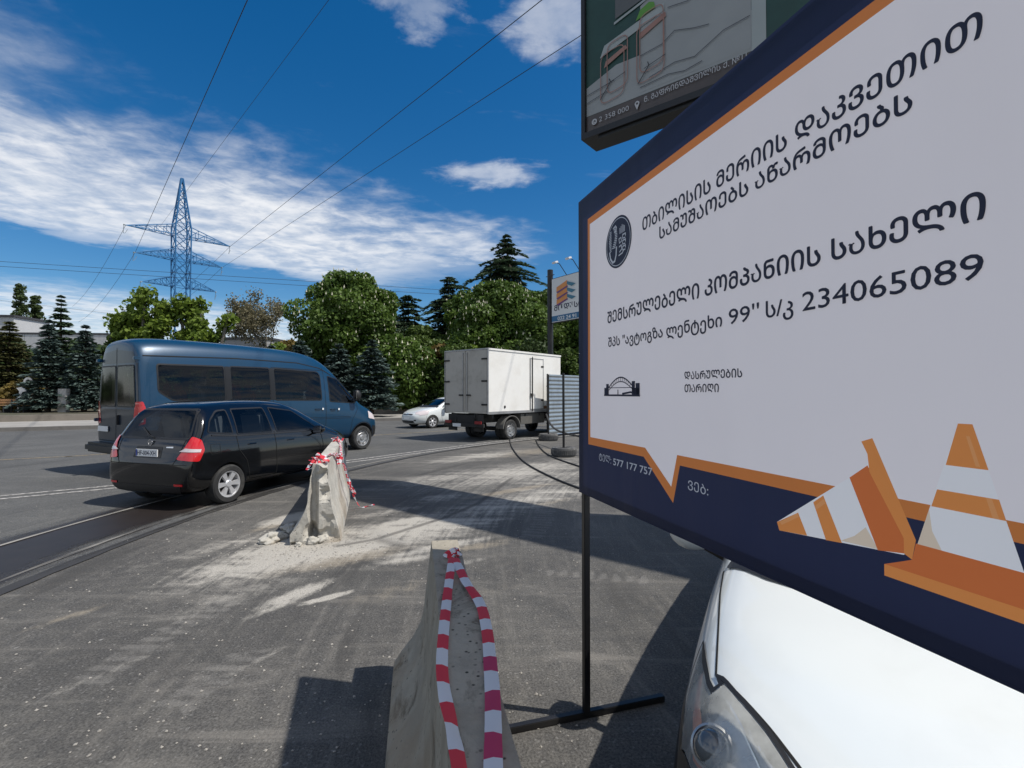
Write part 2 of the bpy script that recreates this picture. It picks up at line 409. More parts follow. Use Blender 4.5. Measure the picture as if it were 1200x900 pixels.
def flat(parent, name, poly, y, m, kind=None):
    """flat print polygon in the XZ plane, facing -y"""
    bm = bmesh.new(); bm.faces.new([bm.verts.new((a, y, b)) for a, b in poly]); bmesh.ops.triangulate(bm, faces=bm.faces[:])
    me = bpy.data.meshes.new(name); bm.to_mesh(me); bm.free(); return link(name, me, parent, m, kind)
def stroke(mb, pts, w, y):
    for a, b in zip(pts[:-1], pts[1:]):
        a = Vector(a); b = Vector(b); t = (b - a).normalized(); s = Vector((-t.y, t.x)) * w / 2; e = t * w * .3
        mb.add([((a - e) + s).to_tuple()[:1] + (y,) + ((a - e) + s).to_tuple()[1:], ((a - e) - s).to_tuple()[:1] + (y,) + ((a - e) - s).to_tuple()[1:],
                ((b + e) - s).to_tuple()[:1] + (y,) + ((b + e) - s).to_tuple()[1:], ((b + e) + s).to_tuple()[:1] + (y,) + ((b + e) + s).to_tuple()[1:]], [(0, 1, 2, 3)])
        y -= .00003
# ================================================================== THE SETTING
def at(px, py, z=0.): # ground-plane point under a spot of the photograph
    p = math.atan(10 / 580); u = px - 600; v = 450 - py
    d = (u, 580 * math.cos(p) - v * math.sin(p), 580 * math.sin(p) + v * math.cos(p)); t = (z - 1.68) / d[2]
    return d[0] * t, d[1] * t
ARC_C = (13.0, 5.3); ARC_R = 17.35
def arc_coords(g, tc):
    x, y, z = g.xyz(tc); dx = g.math('SUBTRACT', x, ARC_C[0]); dy = g.math('SUBTRACT', y, ARC_C[1])
    r = g.math('SQRT', g.math('ADD', g.math('MULTIPLY', dx, dx), g.math('MULTIPLY', dy, dy)))
    a = g.math('MULTIPLY', g.math('ARCTAN2', dx, dy), 17.)
    return x, y, r, a
def blob(g, tc, cx, cy, rx, ry, rot, w):
    q = g.node('ShaderNodeVectorMath', operation='LENGTH'); c, s = math.cos(-rot), math.sin(-rot)
    g.put(q.inputs[0], g.mapping(tc, (1 / rx, 1 / ry, 0), (0, 0, -rot), (-(c * cx - s * cy) / rx, -(s * cx + c * cy) / ry, 0)))
    return g.ramp(g.math('ADD', q.outputs['Value'], w), .35, 1.1, 1, 0)
def asphalt(name, c0, c1, dust, amt, spots=()):
    def fn(g, b, tc, c):
        x, y, r, a = arc_coords(g, tc)
        fine = g.noise(tc, 75, 6, .82); mid = g.noise(tc, 9, 6, .65); big = g.noise(tc, .45, 5, .6)
        v = g.node('ShaderNodeTexVoronoi'); v.inputs['Scale'].default_value = 85; g.put(v.inputs['Vector'], tc)
        base = g.mix(g.ramp(g.math('ADD', g.math('MULTIPLY', big, .6), g.math('MULTIPLY', mid, .4)), .38, .62), c0, c1)
        base = g.mix(g.math('MULTIPLY', g.ramp(v.outputs['Color'], .78, .95), .28), base, (.33, .32, .3)) if True else base
        base = g.mix(g.ramp(fine, .38, .60), g.mix(1, base, (.50, .50, .50), 'MULTIPLY'), g.mix(1, base, (1.25, 1.25, 1.25), 'MULTIPLY'))
        st = g.comb(g.math('MULTIPLY', r, 3.2), g.math('MULTIPLY', a, .22)); st2 = g.comb(g.math('MULTIPLY', r, 16), g.math('MULTIPLY', a, .5))
        s1 = g.noise(st, 1., 7, .62, 1.2); s2 = g.noise(st2, 1., 5, .6, .8)
        rot = g.mapping(tc, (.35, 2.4, 1), (0, 0, R(-50))); s3 = g.noise(rot, 1.6, 7, .65, .7)
        d = g.math('MULTIPLY', g.ramp(g.math('ADD', g.math('MULTIPLY', s1, .6), g.math('MULTIPLY', s2, .4)), .46, .66), g.ramp(mid, .3, .6, .3, 1))
        d = g.math('MAXIMUM', g.math('MULTIPLY', d, .7), g.math('MULTIPLY', g.ramp(s3, .50, .70), .8))
        d = g.math('MULTIPLY', d, g.ramp(big, .3, .62, .35, 1))
        w = g.math('MULTIPLY', g.math('SUBTRACT', g.noise(tc, 2.2, 7, .7, .5), .5), 1.7)
        w2 = g.math('MULTIPLY', g.math('SUBTRACT', s3, .5), 2.4); w = g.math('ADD', w, w2)
        col = g.mix(g.math('MULTIPLY', d, amt), base, dust)
        dark = g.ramp(g.noise(g.comb(g.math('MULTIPLY', r, 2.1), g.math('MULTIPLY', a, .16), 4.), 1., 6, .6, .8), .56, .7)
        col = g.mix(g.math('MULTIPLY', dark, .55), col, tuple(q * .6 for q in c0))
        if spots:
            A_ = lambda n: g.node('ShaderNodeAttribute', attribute_name=n).outputs['Fac']
            k = g.math('MULTIPLY', g.math('SUBTRACT', g.math('ADD', g.math('MULTIPLY', s3, .35), g.math('ADD', g.math('MULTIPLY', s2, .25), g.math('ADD', g.math('MULTIPLY', mid, .25), g.math('MULTIPLY', g.noise(tc, 26, 4, .7), .15)))), .5), 4.4)
            for nm, cc, am in (('tan', (.30, .255, .19), .65), ('chalk', (.47, .44, .385), .85), ('tread', (.30, .285, .26), .22)):
                v_ = A_(nm); f_ = g.math('MULTIPLY', g.ramp(g.math('ADD', v_, g.math('MULTIPLY', k, g.math('MINIMUM', v_, .8) if nm != 'tread' else .3)), .22, .72), g.ramp(fine, .36, .56, .45, 1)); col = g.mix(g.math('MULTIPLY', f_, am), col, cc)
            col = g.mix(g.math('MULTIPLY', g.ramp(g.math('ADD', A_('dark'), g.math('MULTIPLY', k, .2)), .3, .8), .6), col, (.035, .032, .03))
        # scattered pale crumbs
        vv = g.node('ShaderNodeTexVoronoi'); vv.inputs['Scale'].default_value = 3.3; g.put(vv.inputs['Vector'], tc)
        crumb = g.math('MULTIPLY', g.ramp(vv.outputs['Distance'], .035, .06, 1, 0), g.ramp(mid, .5, .55)); col = g.mix(g.math('MULTIPLY', crumb, .35), col, (.45, .44, .42))
        g.put(b.inputs['Base Color'], col); g.put(b.inputs['Roughness'], g.ramp(mid, .3, .7, .72, .95))
        h = g.math('ADD', g.math('MULTIPLY', fine, .5), g.math('ADD', g.math('MULTIPLY', v.outputs['Distance'], .5), g.math('MULTIPLY', s2, .8)))
        g.put(b.inputs['Normal'], g.bump(h, .8, .007))
    return mat(name, fn=fn, spec=.3)
YARD = asphalt('dusty_asphalt', (.074, .071, .066), (.110, .105, .096), (.26, .24, .21), .5, True)
ROAD = asphalt('road_asphalt', (.082, .082, .080), (.108, .108, .104), (.18, .173, .16), .4)
def sheet(name, pts, z, m, kind='structure', step=None):
    bm = bmesh.new(); bm.faces.new([bm.verts.new((x, y, z)) for x, y in pts]); bmesh.ops.triangulate(bm, faces=bm.faces[:])
    bmesh.ops.recalc_face_normals(bm, faces=bm.faces)
    for f in bm.faces:
        if f.normal.z < 0: f.normal_flip()
    me = bpy.data.meshes.new(name); bm.to_mesh(me); bm.free(); return link(name, me, None, m, kind)
sheet('ground', [(-900, -900), (900, -900), (900, 1500), (-900, 1500)], -.004, YARD)
def yard():
    st = .05; xs = np.arange(-7, 9.001, st); ys = np.arange(-2, 20.001, st); X, Y = np.meshgrid(xs, ys); nx, ny = len(xs), len(ys)
    me = bpy.data.meshes.new('yard'); me.vertices.add(nx * ny); me.vertices.foreach_set('co', np.stack([X, Y, np.zeros_like(X)], -1).astype(np.float32).ravel())
    i = np.arange(nx * ny).reshape(ny, nx); q = np.stack([i[:-1, :-1], i[:-1, 1:], i[1:, 1:], i[1:, :-1]], -1).reshape(-1).astype(np.int32)
    me.loops.add(len(q)); me.loops.foreach_set('vertex_index', q); me.polygons.add(len(q) // 4); me.polygons.foreach_set('loop_start', np.arange(0, len(q), 4, dtype=np.int32)); me.update(calc_edges=True)
    r = np.hypot(X - ARC_C[0], Y - ARC_C[1])
    def seg(pts, w, soft=1.): # distance mask along a polyline
        m = np.zeros_like(X)
        for (x0, y0), (x1, y1) in zip(pts[:-1], pts[1:]):
            dx, dy = x1 - x0, y1 - y0; t = np.clip(((X - x0) * dx + (Y - y0) * dy) / (dx * dx + dy * dy), 0, 1); d = np.hypot(X - x0 - t * dx, Y - y0 - t * dy); m = np.maximum(m, np.clip(1 - d / w, 0, 1) ** soft)
        return m
    def ell(px, py, rx, ry, ang):
        x, y = at(px, py); c, s_ = math.cos(R(ang)), math.sin(R(ang)); u = ((X - x) * c + (Y - y) * s_) / rx; v = (-(X - x) * s_ + (Y - y) * c) / ry; return np.clip(1.15 - np.hypot(u, v), 0, 1)
    chalk = np.zeros_like(X); tan = np.zeros_like(X); dark = np.zeros_like(X)
    for a in ((340, 650, 1.5, .7, 50, .9), (400, 625, 2.0, .7, 40, .5), (470, 625, 2.4, .9, 38, .72), (520, 560, 3.0, 1.0, 48, .5), (610, 552, 4, 1.4, 50, .6), (260, 640, 2.0, .5, 55, .4), (560, 600, 2.6, .9, 40, .5), (640, 580, 2.6, 1.0, 45, .55), (300, 690, 1.8, .5, 55, .35), (340, 640, .9, .45, 50, 1), (375, 648, 1.0, .3, 40, 1), (430, 640, 1.1, .28, 35, .9), (520, 640, 1.0, .2, 35, .7), (470, 612, .9, .25, 38, .8), (345, 606, .8, .3, 65, .9), (385, 700, .30, .07, 40, 1), (350, 695, .5, .14, 60, .9), (330, 708, .5, .1, 60, .6), (480, 655, .9, .2, 30, .5), (455, 600, .9, .3, 40, .5), (570, 612, .8, .2, 40, .55), (520, 583, 1.6, .5, 45, .45), (600, 560, 2.2, .8, 45, .5), (560, 535, 3, 1., 50, .55), (650, 560, 2.4, .9, 45, .5), (540, 660, .6, .1, 30, .5), (300, 775, .5, .06, 60, .4), (120, 790, 1., .1, 62, .35), (640, 545, 2, .9, 40, .4)):
        chalk = np.maximum(chalk, a[5] * ell(*a[:5]))
    for a in ((400, 655, 1.2, .3, 35, .8), (470, 690, 1.2, .35, 40, .35), (600, 575, 1.4, .2, 42, .9), (640, 590, 1.2, .2, 42, .6), (335, 612, .7, .2, 60, .9), (560, 640, .8, .2, 30, .6), (620, 530, 2.5, 1, 50, .6), (90, 720, .6, .1, 60, .5), (580, 690, 1, .25, 30, .3)):
        tan = np.maximum(tan, a[5] * ell(*a[:5]))
    for pts, w, k in (([at(410, 560), at(480, 592), at(560, 615), at(640, 640)], .12, .4), ([at(395, 640), at(440, 632), at(520, 607), at(560, 590), at(600, 560)], .10, .9), ([at(445, 633), at(470, 640)], .25, .7)): dark = np.maximum(dark, k * seg(pts, w))
    # tyre prints: rows of small bars
    tread = np.zeros_like(X)
    for pts, w, per in (([at(642, 690 - 20), at(700, 675), at(760, 680)], .085, .035), ([at(627, 575), at(640, 595), at(636, 612), at(622, 630)], .14, .05), ([at(100, 800), at(190, 745), at(280, 700)], .12, .05), ([at(200, 830), at(300, 760)], .12, .05), ([at(600, 580), at(640, 600)], .1, .05)):
        L = 0
        for (x0, y0), (x1, y1) in zip(pts[:-1], pts[1:]):
            dx, dy = x1 - x0, y1 - y0; n = math.hypot(dx, dy); t = ((X - x0) * dx + (Y - y0) * dy) / n; d = np.abs((X - x0) * dy - (Y - y0) * dx) / n; tread = np.maximum(tread, (d < w) * (t > 0) * (t < n) * (.5 + .5 * np.sin((t + L) * 2 * math.pi / max(per, .12)))); L += n
    for nm, v in (('chalk', chalk), ('tan', tan), ('dark', dark), ('tread', tread)):
        a_ = me.attributes.new(nm, 'FLOAT', 'POINT'); a_.data.foreach_set('value', v.astype(np.float32).ravel())
    link('yard', me, None, YARD, 'structure')
yard()
NK = Vector((-.48, .877)).normalized(); DK = Vector((NK.y, -NK.x))
def kp(off, t): q = NK * off + DK * t; return (q.x, q.y)
arc = [(ARC_C[0] + ARC_R * math.cos(R(a)), ARC_C[1] + ARC_R * math.sin(R(a))) for a in range(216, 58, -3)]
arc = [(x + .02 * math.sin(i * 1.7), y + .02 * math.cos(i * 2.3)) for i, (x, y) in enumerate(arc)]
def road_sheet(): # a band between the curved inner edge and the far kerb
    vs = []; fs = []
    for i, (x, y) in enumerate(arc):
        d = Vector((x - ARC_C[0], y - ARC_C[1])).normalized(); k = NK.dot(d); L = 90.
        if k > .05: L = min(L, (29.16 - NK.dot(Vector((x, y)))) / k)
        vs += [(x, y, .004), (x + d.x * L, y + d.y * L, .004)]
        if i: fs.append((2 * i - 2, 2 * i - 1, 2 * i + 1, 2 * i))
    me = bpy.data.meshes.new('road'); me.from_pydata(vs, [], fs); bm = bmesh.new(); bm.from_mesh(me)
    for f in bm.faces:
        if f.normal.z < 0: f.normal_flip()
    bm.to_mesh(me); bm.free(); link('road', me, None, ROAD, 'structure')
road_sheet()
def paint_fn(g, b, tc, c):
    col = g.mix(g.ramp(g.noise(tc, 14, 6, .7), .38, .62), (.13, .125, .12), c); g.put(b.inputs['Base Color'], col)
PAINT = mat('worn_road_paint', (.42, .40, .37), .8, fn=paint_fn); PAINTY = mat('worn_yellow_paint', (.36, .26, .12), .8, fn=paint_fn)
def strip(name, pts, w, z, m, jag=0.):
    P = [Vector(q) for q in pts]; S = []
    for i in range(len(P) - 1): # catmull-rom
        a, b, c, d = P[max(i - 1, 0)], P[i], P[i + 1], P[min(i + 2, len(P) - 1)]
        for k in range(8):
            t = k / 8; S.append(.5 * (2 * b + (c - a) * t + (2 * a - 5 * b + 4 * c - d) * t * t + (3 * b - a - 3 * c + d) * t ** 3))
    S.append(P[-1]); vs = []; fs = []
    for i, q in enumerate(S):
        t = (S[min(i + 1, len(S) - 1)] - S[max(i - 1, 0)]).normalized(); s = Vector((-t.y, t.x)) * (w / 2 * (1 + jag * random.uniform(-1, 1)))
        vs += [(*(q + s), z), (*(q - s), z)]
        if i: fs.append((2 * i - 2, 2 * i - 1, 2 * i + 1, 2 * i))
    me = bpy.data.meshes.new(name); me.from_pydata(vs, [], fs)
    bm = bmesh.new(); bm.from_mesh(me); [f.normal_flip() for f in bm.faces if f.normal.z < 0]; bm.to_mesh(me); bm.free()
    return link(name, me, None, m, 'structure')
ML = [(-20, -1.5), (-14, 3.3), (-8.5, 7.85), (-7, 9.1), (-5.2, 10.9), (-3.9, 12.4), (-2.9, 13.8), (-.3, 17.2), (3, 20.6), (9, 26)]
strip('lane_marking', ML, .11, .009, PAINT); strip('lane_marking', [(x + .24, y - .22) for x, y in ML], .11, .009, PAINT)
strip('lane_marking', [(-24, 5), (-12.6, 12.4), (-11.2, 13.4), (-5.1, 19.7), (3, 26.6), (14, 36)], .1, .009, PAINTY)
def tar_fn(g, b, tc, c):
    x, y, r, a = arc_coords(g, tc); out = g.n['Material Output']; tr = g.node('ShaderNodeBsdfTransparent'); mx = g.node('ShaderNodeMixShader')
    s = g.noise(g.comb(g.math('MULTIPLY', r, 7), g.math('MULTIPLY', a, .3)), 1., 6, .62, .6)
    g.put(mx.inputs[0], g.ramp(s, .33, .5)); g.l.new(tr.outputs[0], mx.inputs[1]); g.l.new(b.outputs[0], mx.inputs[2]); g.l.new(mx.outputs[0], out.inputs[0])
TAR = mat('dark_joint', (.035, .033, .031), .65, var=.4, fn=tar_fn); DUSTL = mat('dust_line', (.26, .245, .22), .95, var=.3, fn=tar_fn)
def arcpts(r, a0, a1): return [(ARC_C[0] + r * math.cos(R(a)), ARC_C[1] + r * math.sin(R(a))) for a in range(a0, a1, -6)]
strip('road_joint', arcpts(17.33, 216, 80), .13, .0085, TAR, .2)
strip('dust_line', arcpts(17.56, 212, 150), .05, .0125, DUSTL, .2); strip('dust_line', arcpts(18.55, 200, 165), .05, .0245, DUSTL, .2)
def wet_fn(g, b, tc, c):
    x, y, r, a = arc_coords(g, tc); out = g.n['Material Output']; tr = g.node('ShaderNodeBsdfTransparent'); mx = g.node('ShaderNodeMixShader')
    n = g.math('SUBTRACT', g.noise(g.comb(g.math('MULTIPLY', r, 1.6), g.math('MULTIPLY', a, .5)), 1., 7, .65, .8), .5); n2 = g.math('SUBTRACT', g.noise(g.comb(g.math('MULTIPLY', r, 9), g.math('MULTIPLY', a, .4)), 1., 5, .6, .6), .5)
    d = g.math('ADD', g.math('ABSOLUTE', g.math('SUBTRACT', r, 18.12)), g.math('ADD', g.math('MULTIPLY', n, 1.3), g.math('MULTIPLY', n2, .5)))
    g.put(mx.inputs[0], g.math('MULTIPLY', g.ramp(d, .35, .75, 1, 0), g.ramp(y, 1.8, 8.2, .6, .95))); g.l.new(tr.outputs[0], mx.inputs[1]); g.l.new(b.outputs[0], mx.inputs[2]); g.l.new(mx.outputs[0], out.inputs[0])
WET = mat('wet_stain', (.024, .019, .017), .42, var=.5, spec=.4, fn=wet_fn)
strip('wet_patch', arcpts(18.1, 205, 162), 2.4, .0165, WET)
# far side: kerb, pavement, low wall, raised planting ground
CONC = mat('pavement_concrete', (.30, .285, .26), .9, var=.15, vscale=1.5, bump=.3, bscale=30, dirt=(.16, .15, .135), dscale=.8, damt=.6)
KERB = mat('kerb_stone', (.15, .14, .128), .9, var=.25, bump=.4, bscale=25, dirt=(.07, .065, .06), damt=.6)
def slab(name, o0, o1, z, m, t0=-80, t1=80, z0=-.05, kind='structure'):
    a, b, c, d = kp(o0, t0), kp(o0, t1), kp(o1, t1), kp(o1, t0)
    mb = MB(); mb.add([(*q, z0) for q in (a, b, c, d)] + [(*q, z) for q in (a, b, c, d)], [(3, 2, 1, 0), (4, 5, 6, 7), (0, 1, 5, 4), (1, 2, 6, 5), (2, 3, 7, 6), (3, 0, 4, 7)])
    return mb.build(name, m, None, kind=kind)
slab('kerb', 29.15, 29.4, .17, KERB); slab('pavement', 29.403, 35.6, .14, CONC)
SOIL = mat('planted_soil', (.07, .06, .04), .95, var=.3, bump=.5, bscale=8, dirt=(.045, .07, .02), dscale=.7, damt=.8)
slab('planted_ground', 35.95, 330, .42, SOIL, -200, 200)
wall = slab('low_wall', 35.603, 35.947, .47, mat('weathered_wall', (.20, .175, .145), .9, var=.2, bump=.4, bscale=12, dirt=(.09, .08, .065), dscale=1.2, damt=.7), kind=None)
tag(wall, 'long low weathered concrete wall between the pavement and the planted ground', 'wall'); 
# ---- grass
GRASS = leaf_mat('grass_blades', (.10, .17, .025), (.19, .28, .05), .4)
def quads_obj(name, V, m, parent=None, rnd=None, kind=None, per=4):
    n = len(V) // per; me = bpy.data.meshes.new(name); me.vertices.add(len(V)); me.vertices.foreach_set('co', V.astype(np.float32).ravel())
    me.loops.add(len(V)); me.loops.foreach_set('vertex_index', np.arange(len(V), dtype=np.int32)); me.polygons.add(n)
    me.polygons.foreach_set('loop_start', np.arange(0, len(V), per, dtype=np.int32))
    at_ = me.attributes.new('rnd', 'FLOAT', 'FACE'); at_.data.foreach_set('value', (rnd if rnd is not None else rng.random(n)).astype(np.float32))
    me.update(calc_edges=True); me.validate(); return link(name, me, parent, m, kind)
def grass(n, t0, t1, o0, o1, z, h):
    t = rng.uniform(t0, t1, n); o = o0 + (o1 - o0) * rng.random(n) ** 1.6
    P = np.stack([NK.x * o + DK.x * t, NK.y * o + DK.y * t, np.full(n, z)], 1); a = rng.uniform(0, 6.28, n); w = .035; hh = h * rng.uniform(.4, 1.3, n)
    u = np.stack([np.cos(a), np.sin(a), 0 * a], 1) * w; lean = rng.normal(0, .05, (n, 3)); lean[:, 2] = hh
    return quads_obj('grass', np.stack([P - u, P + u, P + lean], 1).reshape(-1, 3), GRASS, None, kind='stuff', per=3)
grass(40000, 2, 26, 35.98, 42, .41, .26)
plaza = slab('plaza', 35.96, 46, .425, mat('plaza_paving', (.42, .39, .34), .9, var=.1, dirt=(.3, .28, .24), damt=.5), -60, -14)

# ================================================================== TREES
def orient_quads(C, size, aspect=1., normal=None, jitter=1.):
    n = len(C); N = rng.normal(0, 1, (n, 3)) * jitter
    if normal is not None: N = N + normal
    N /= np.linalg.norm(N, axis=1)[:, None] + 1e-9; T = np.cross(N, rng.normal(0, 1, (n, 3))); T /= np.linalg.norm(T, axis=1)[:, None] + 1e-9
    B = np.cross(N, T); s = (size * rng.uniform(.6, 1.3, n))[:, None]
    a = T * s * .5; b = B * s * .5 * aspect
    return np.stack([C - b, C + a - b * .2, C + b * 1.1, C - a - b * .2], 1).reshape(-1, 3)
BARK = mat('tree_bark', (.085, .065, .05), .95, var=.35, vscale=6, bump=.8, bscale=12, bdist=.03)
BARKG = mat('grey_bark', (.17, .155, .13), .95, var=.35, vscale=6, bump=.8, bscale=12, bdist=.03)
def crown_points(clumps, per, shell=.75):
    out = []; nrm = []; rnd = []
    for (c, r) in clumps:
        n = int(per * (r[0] * r[1] + r[1] * r[2] + r[0] * r[2]) / 3)
        d = rng.normal(0, 1, (n, 3)); d /= np.linalg.norm(d, axis=1)[:, None]; q = shell + (1.08 - shell) * rng.random(n) ** .7
        out.append(np.array(c) + d * np.array(r) * q[:, None]); nrm.append(d); rnd.append(np.clip(rng.uniform(.1, .9) * .6 + rng.random(n) * .4, 0, 1))
    return np.concatenate(out), np.concatenate(nrm), np.concatenate(rnd)
def clump_set(shape, n, rmin, rmax, seed):
    """clumps spread through the body of the crown; shape(t) -> radius at height fraction t"""
    rs = np.random.default_rng(seed); L = []
    H0, H1, W = shape['z0'], shape['z1'], shape['w']
    for i in range(n):
        t = rs.random() ** .85; prof = shape['prof'](t) * W; a = rs.uniform(0, 6.28); q = prof * math.sqrt(rs.uniform(.2, 1)) * (.86 + .34 * noise.noise(Vector((math.cos(a) * 1.3, math.sin(a) * 1.3, t * 3 + seed))))
        r = rs.uniform(rmin, rmax) * (.75 + .5 * prof / W)
        L.append(((q * math.cos(a), q * math.sin(a), H0 + (H1 - H0) * t - r * .3), (r * rs.uniform(.8, 1.25), r * rs.uniform(.8, 1.25), r * rs.uniform(.6, .95))))
    return L
def limbs(mb, z0, z1, w, trunk_r, n, seed, ends=None):
    rs = random.Random(seed); mb.tube([(0, 0, -.1), (.05, 0, z0 * .5), (-.04, .05, z0), (.05, 0, z0 + (z1 - z0) * .55), (0, 0, z0 + (z1 - z0) * .85)], [trunk_r * 1.25, trunk_r, trunk_r * .85, trunk_r * .45, trunk_r * .12], 8)
    for i in range(n):
        a = i * 2.4 + rs.random(); b = z0 * .8 + (z1 - z0) * .55 * i / n; l = w * rs.uniform(.55, .95); dz = rs.uniform(.3, .9) * l
        p = [(0, 0, b), (math.cos(a) * l * .4, math.sin(a) * l * .4, b + dz * .55), (math.cos(a) * l, math.sin(a) * l, b + dz)]
        mb.tube(p, [trunk_r * .42, trunk_r * .26, trunk_r * .06], 6)
def broad_tree(name, label, X, Y, z0, z1, w, m, n=60, per=260, leaf=.24, rr=(.7, 1.2), seed=1, prof=None, base=.42, group='trees and shrubs beyond the far pavement', cat='tree', flowers=0, bark=BARK, trunk=.22):
    prof = prof or (lambda t: math.sin(math.pi * min(1, .16 + .80 * t)) ** .55)
    t = thing(name, label, cat, (X, Y, base), rng.uniform(0, 6), group)
    mb = MB(); limbs(mb, z0, z1, w, trunk, 9, seed); mb.build('trunk', bark, t, kind=None)
    cl = clump_set({'z0': z0, 'z1': z1, 'w': w, 'prof': prof}, n, rr[0], rr[1], seed)
    P, N, rd = crown_points(cl, per); quads_obj('crown', orient_quads(P, leaf, 1.3, N * .8 + np.array([0, 0, .5])), m, t, rd)
    if flowers:
        mb = MB(); rs = random.Random(seed); cands = [i for i in range(len(P))]
        k = 0
        while k < flowers:
            i = rs.choice(cands); p = P[i]; q = math.hypot(p[0], p[1])
            tt = min(1, max(0, (p[2] - z0) / (z1 - z0)))
            if q < prof(tt) * w * .62 and p[2] < z1 - 1.2: continue
            o = Vector(p) + Vector(N[i]) * .15; h = rs.uniform(.15, .25); r = h * .27
            mb.add([(o.x + r, o.y, o.z), (o.x, o.y + r, o.z), (o.x - r, o.y, o.z), (o.x, o.y - r, o.z), (o.x, o.y, o.z + h), (o.x, o.y, o.z - .06)],
                   [(0, 1, 4), (1, 2, 4), (2, 3, 4), (3, 0, 4), (1, 0, 5), (2, 1, 5), (3, 2, 5), (0, 3, 5)]); k += 1
        mb.build('blossom', mat('chestnut_blossom', (.60, .57, .42), .8), t, smooth=0, kind='stuff')
    return t
def conifer(name, label, X, Y, h, w, m, seed=1, tiers=26, z0=.25, droop=.15, spray=.34, dens=1., pw=.9, irregular=.2, base=.42, group='conifers beyond the far pavement', sub=5, lay=.5, bark=BARK):
    rs = random.Random(seed); t = thing(name, label, 'tree', (X, Y, base), rs.uniform(0, 6), group)
    tr = MB(); tr.tube([(0, 0, -.1), (0, 0, h * .5), (.03, .02, h * .97)], [.03 * h ** .8 + .05, .02 * h ** .8 + .03, .01], 7); C = []; D = []; S = []
    for i in range(tiers):
        f = (i + rs.random() * .7) / tiers; z = z0 + (h - z0) * f; L0 = w * ((1 - f) ** pw) + .08; nb = rs.randint(5, 8)
        if irregular > .3: L0 *= rs.uniform(.55, 1.2)
        for j in range(nb):
            a = 6.283 * (j + rs.random() * .8) / nb; L = L0 * rs.uniform(1 - irregular * 1.6, 1 + irregular * .6); up = rs.uniform(-.05, .25)
            ca, sa = math.cos(a), math.sin(a)
            if L > .7: tr.tube([(0, 0, z), (ca * L * .5, sa * L * .5, z + up * L * .4), (ca * L * .9, sa * L * .9, z + up * L * .5 - droop * L)], [.035, .022, .008], 4, caps=False)
            ns = max(3, int(L * 9 * dens))
            for k in range(ns):
                q = (k + .6 + rs.random() * .5) / ns; rad = L * q; zz = z + up * L * q * (1 - .5 * q) - droop * L * q * q
                wd = (.30 * L * (1 - abs(q - .45) * 1.1) + .08)
                for e in range(sub):
                    sd = rs.uniform(-1, 1); off = sd * wd; C.append((ca * rad - sa * off, sa * rad + ca * off, zz + rs.uniform(-.07, .07) - abs(sd) * .1 * lay))
                    aa = a + sd * .9; D.append((math.cos(aa), math.sin(aa), rs.uniform(-.35, .15))); S.append(spray * rs.uniform(.6, 1.2))
    tr.build('trunk', bark, t, smooth=0)
    C = np.array(C); D = np.array(D); D /= np.linalg.norm(D, axis=1)[:, None]; S = np.array(S)[:, None]; n = len(C)
    sd = np.cross(D, np.array([0, 0, 1.]) + rng.normal(0, .45, (n, 3))); sd /= np.linalg.norm(sd, axis=1)[:, None]
    a = D * S * .5; b = sd * S * .2
    V = np.stack([C - a, C - b, C + a, C + b], 1).reshape(-1, 3)
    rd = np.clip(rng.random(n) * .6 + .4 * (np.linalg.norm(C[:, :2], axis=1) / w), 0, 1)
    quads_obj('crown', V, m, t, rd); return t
L_CHEST = leaf_mat('chestnut_leaf', (.042, .082, .014), (.125, .195, .036), .32); L_LIME = leaf_mat('lime_green_leaf', (.10, .16, .02), (.2, .27, .045), .4)
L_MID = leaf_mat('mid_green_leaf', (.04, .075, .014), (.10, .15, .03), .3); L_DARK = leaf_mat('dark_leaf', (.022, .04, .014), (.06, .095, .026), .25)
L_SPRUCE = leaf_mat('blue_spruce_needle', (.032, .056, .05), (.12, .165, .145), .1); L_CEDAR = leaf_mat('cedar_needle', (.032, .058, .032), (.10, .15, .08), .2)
L_BROWN = leaf_mat('bronze_leaf', (.12, .11, .06), (.24, .21, .125), .3); L_RUST = leaf_mat('rusty_leaf', (.11, .075, .02), (.2, .15, .04), .3); L_POP = leaf_mat('poplar_leaf', (.04, .065, .02), (.085, .12, .04), .3)
L_OLIVE = leaf_mat('olive_conifer_needle', (.045, .05, .018), (.10, .10, .04), .15)
def X_(px, Y): return (px - 600) * Y / 580
# poplars far off
def poplar_prof(t): return (math.sin(math.pi * min(1, .1 + .86 * t)) ** .6)
for k, (px, Y, h, w, lb) in enumerate(((22, 88, 20.6, 1.25, 'tall slender poplar, the taller of the pair above the roof of the pale building'), (40, 92, 19.2, 1.1, 'slender poplar, the shorter of the pair above the roof of the pale building'))):
    broad_tree('poplar_tree', lb, X_(px, Y), Y, 1.5, h, w, L_POP, 130, 320, .26, (.35, .55), 11 + k, poplar_prof, trunk=.25, group='poplars behind the pale building')
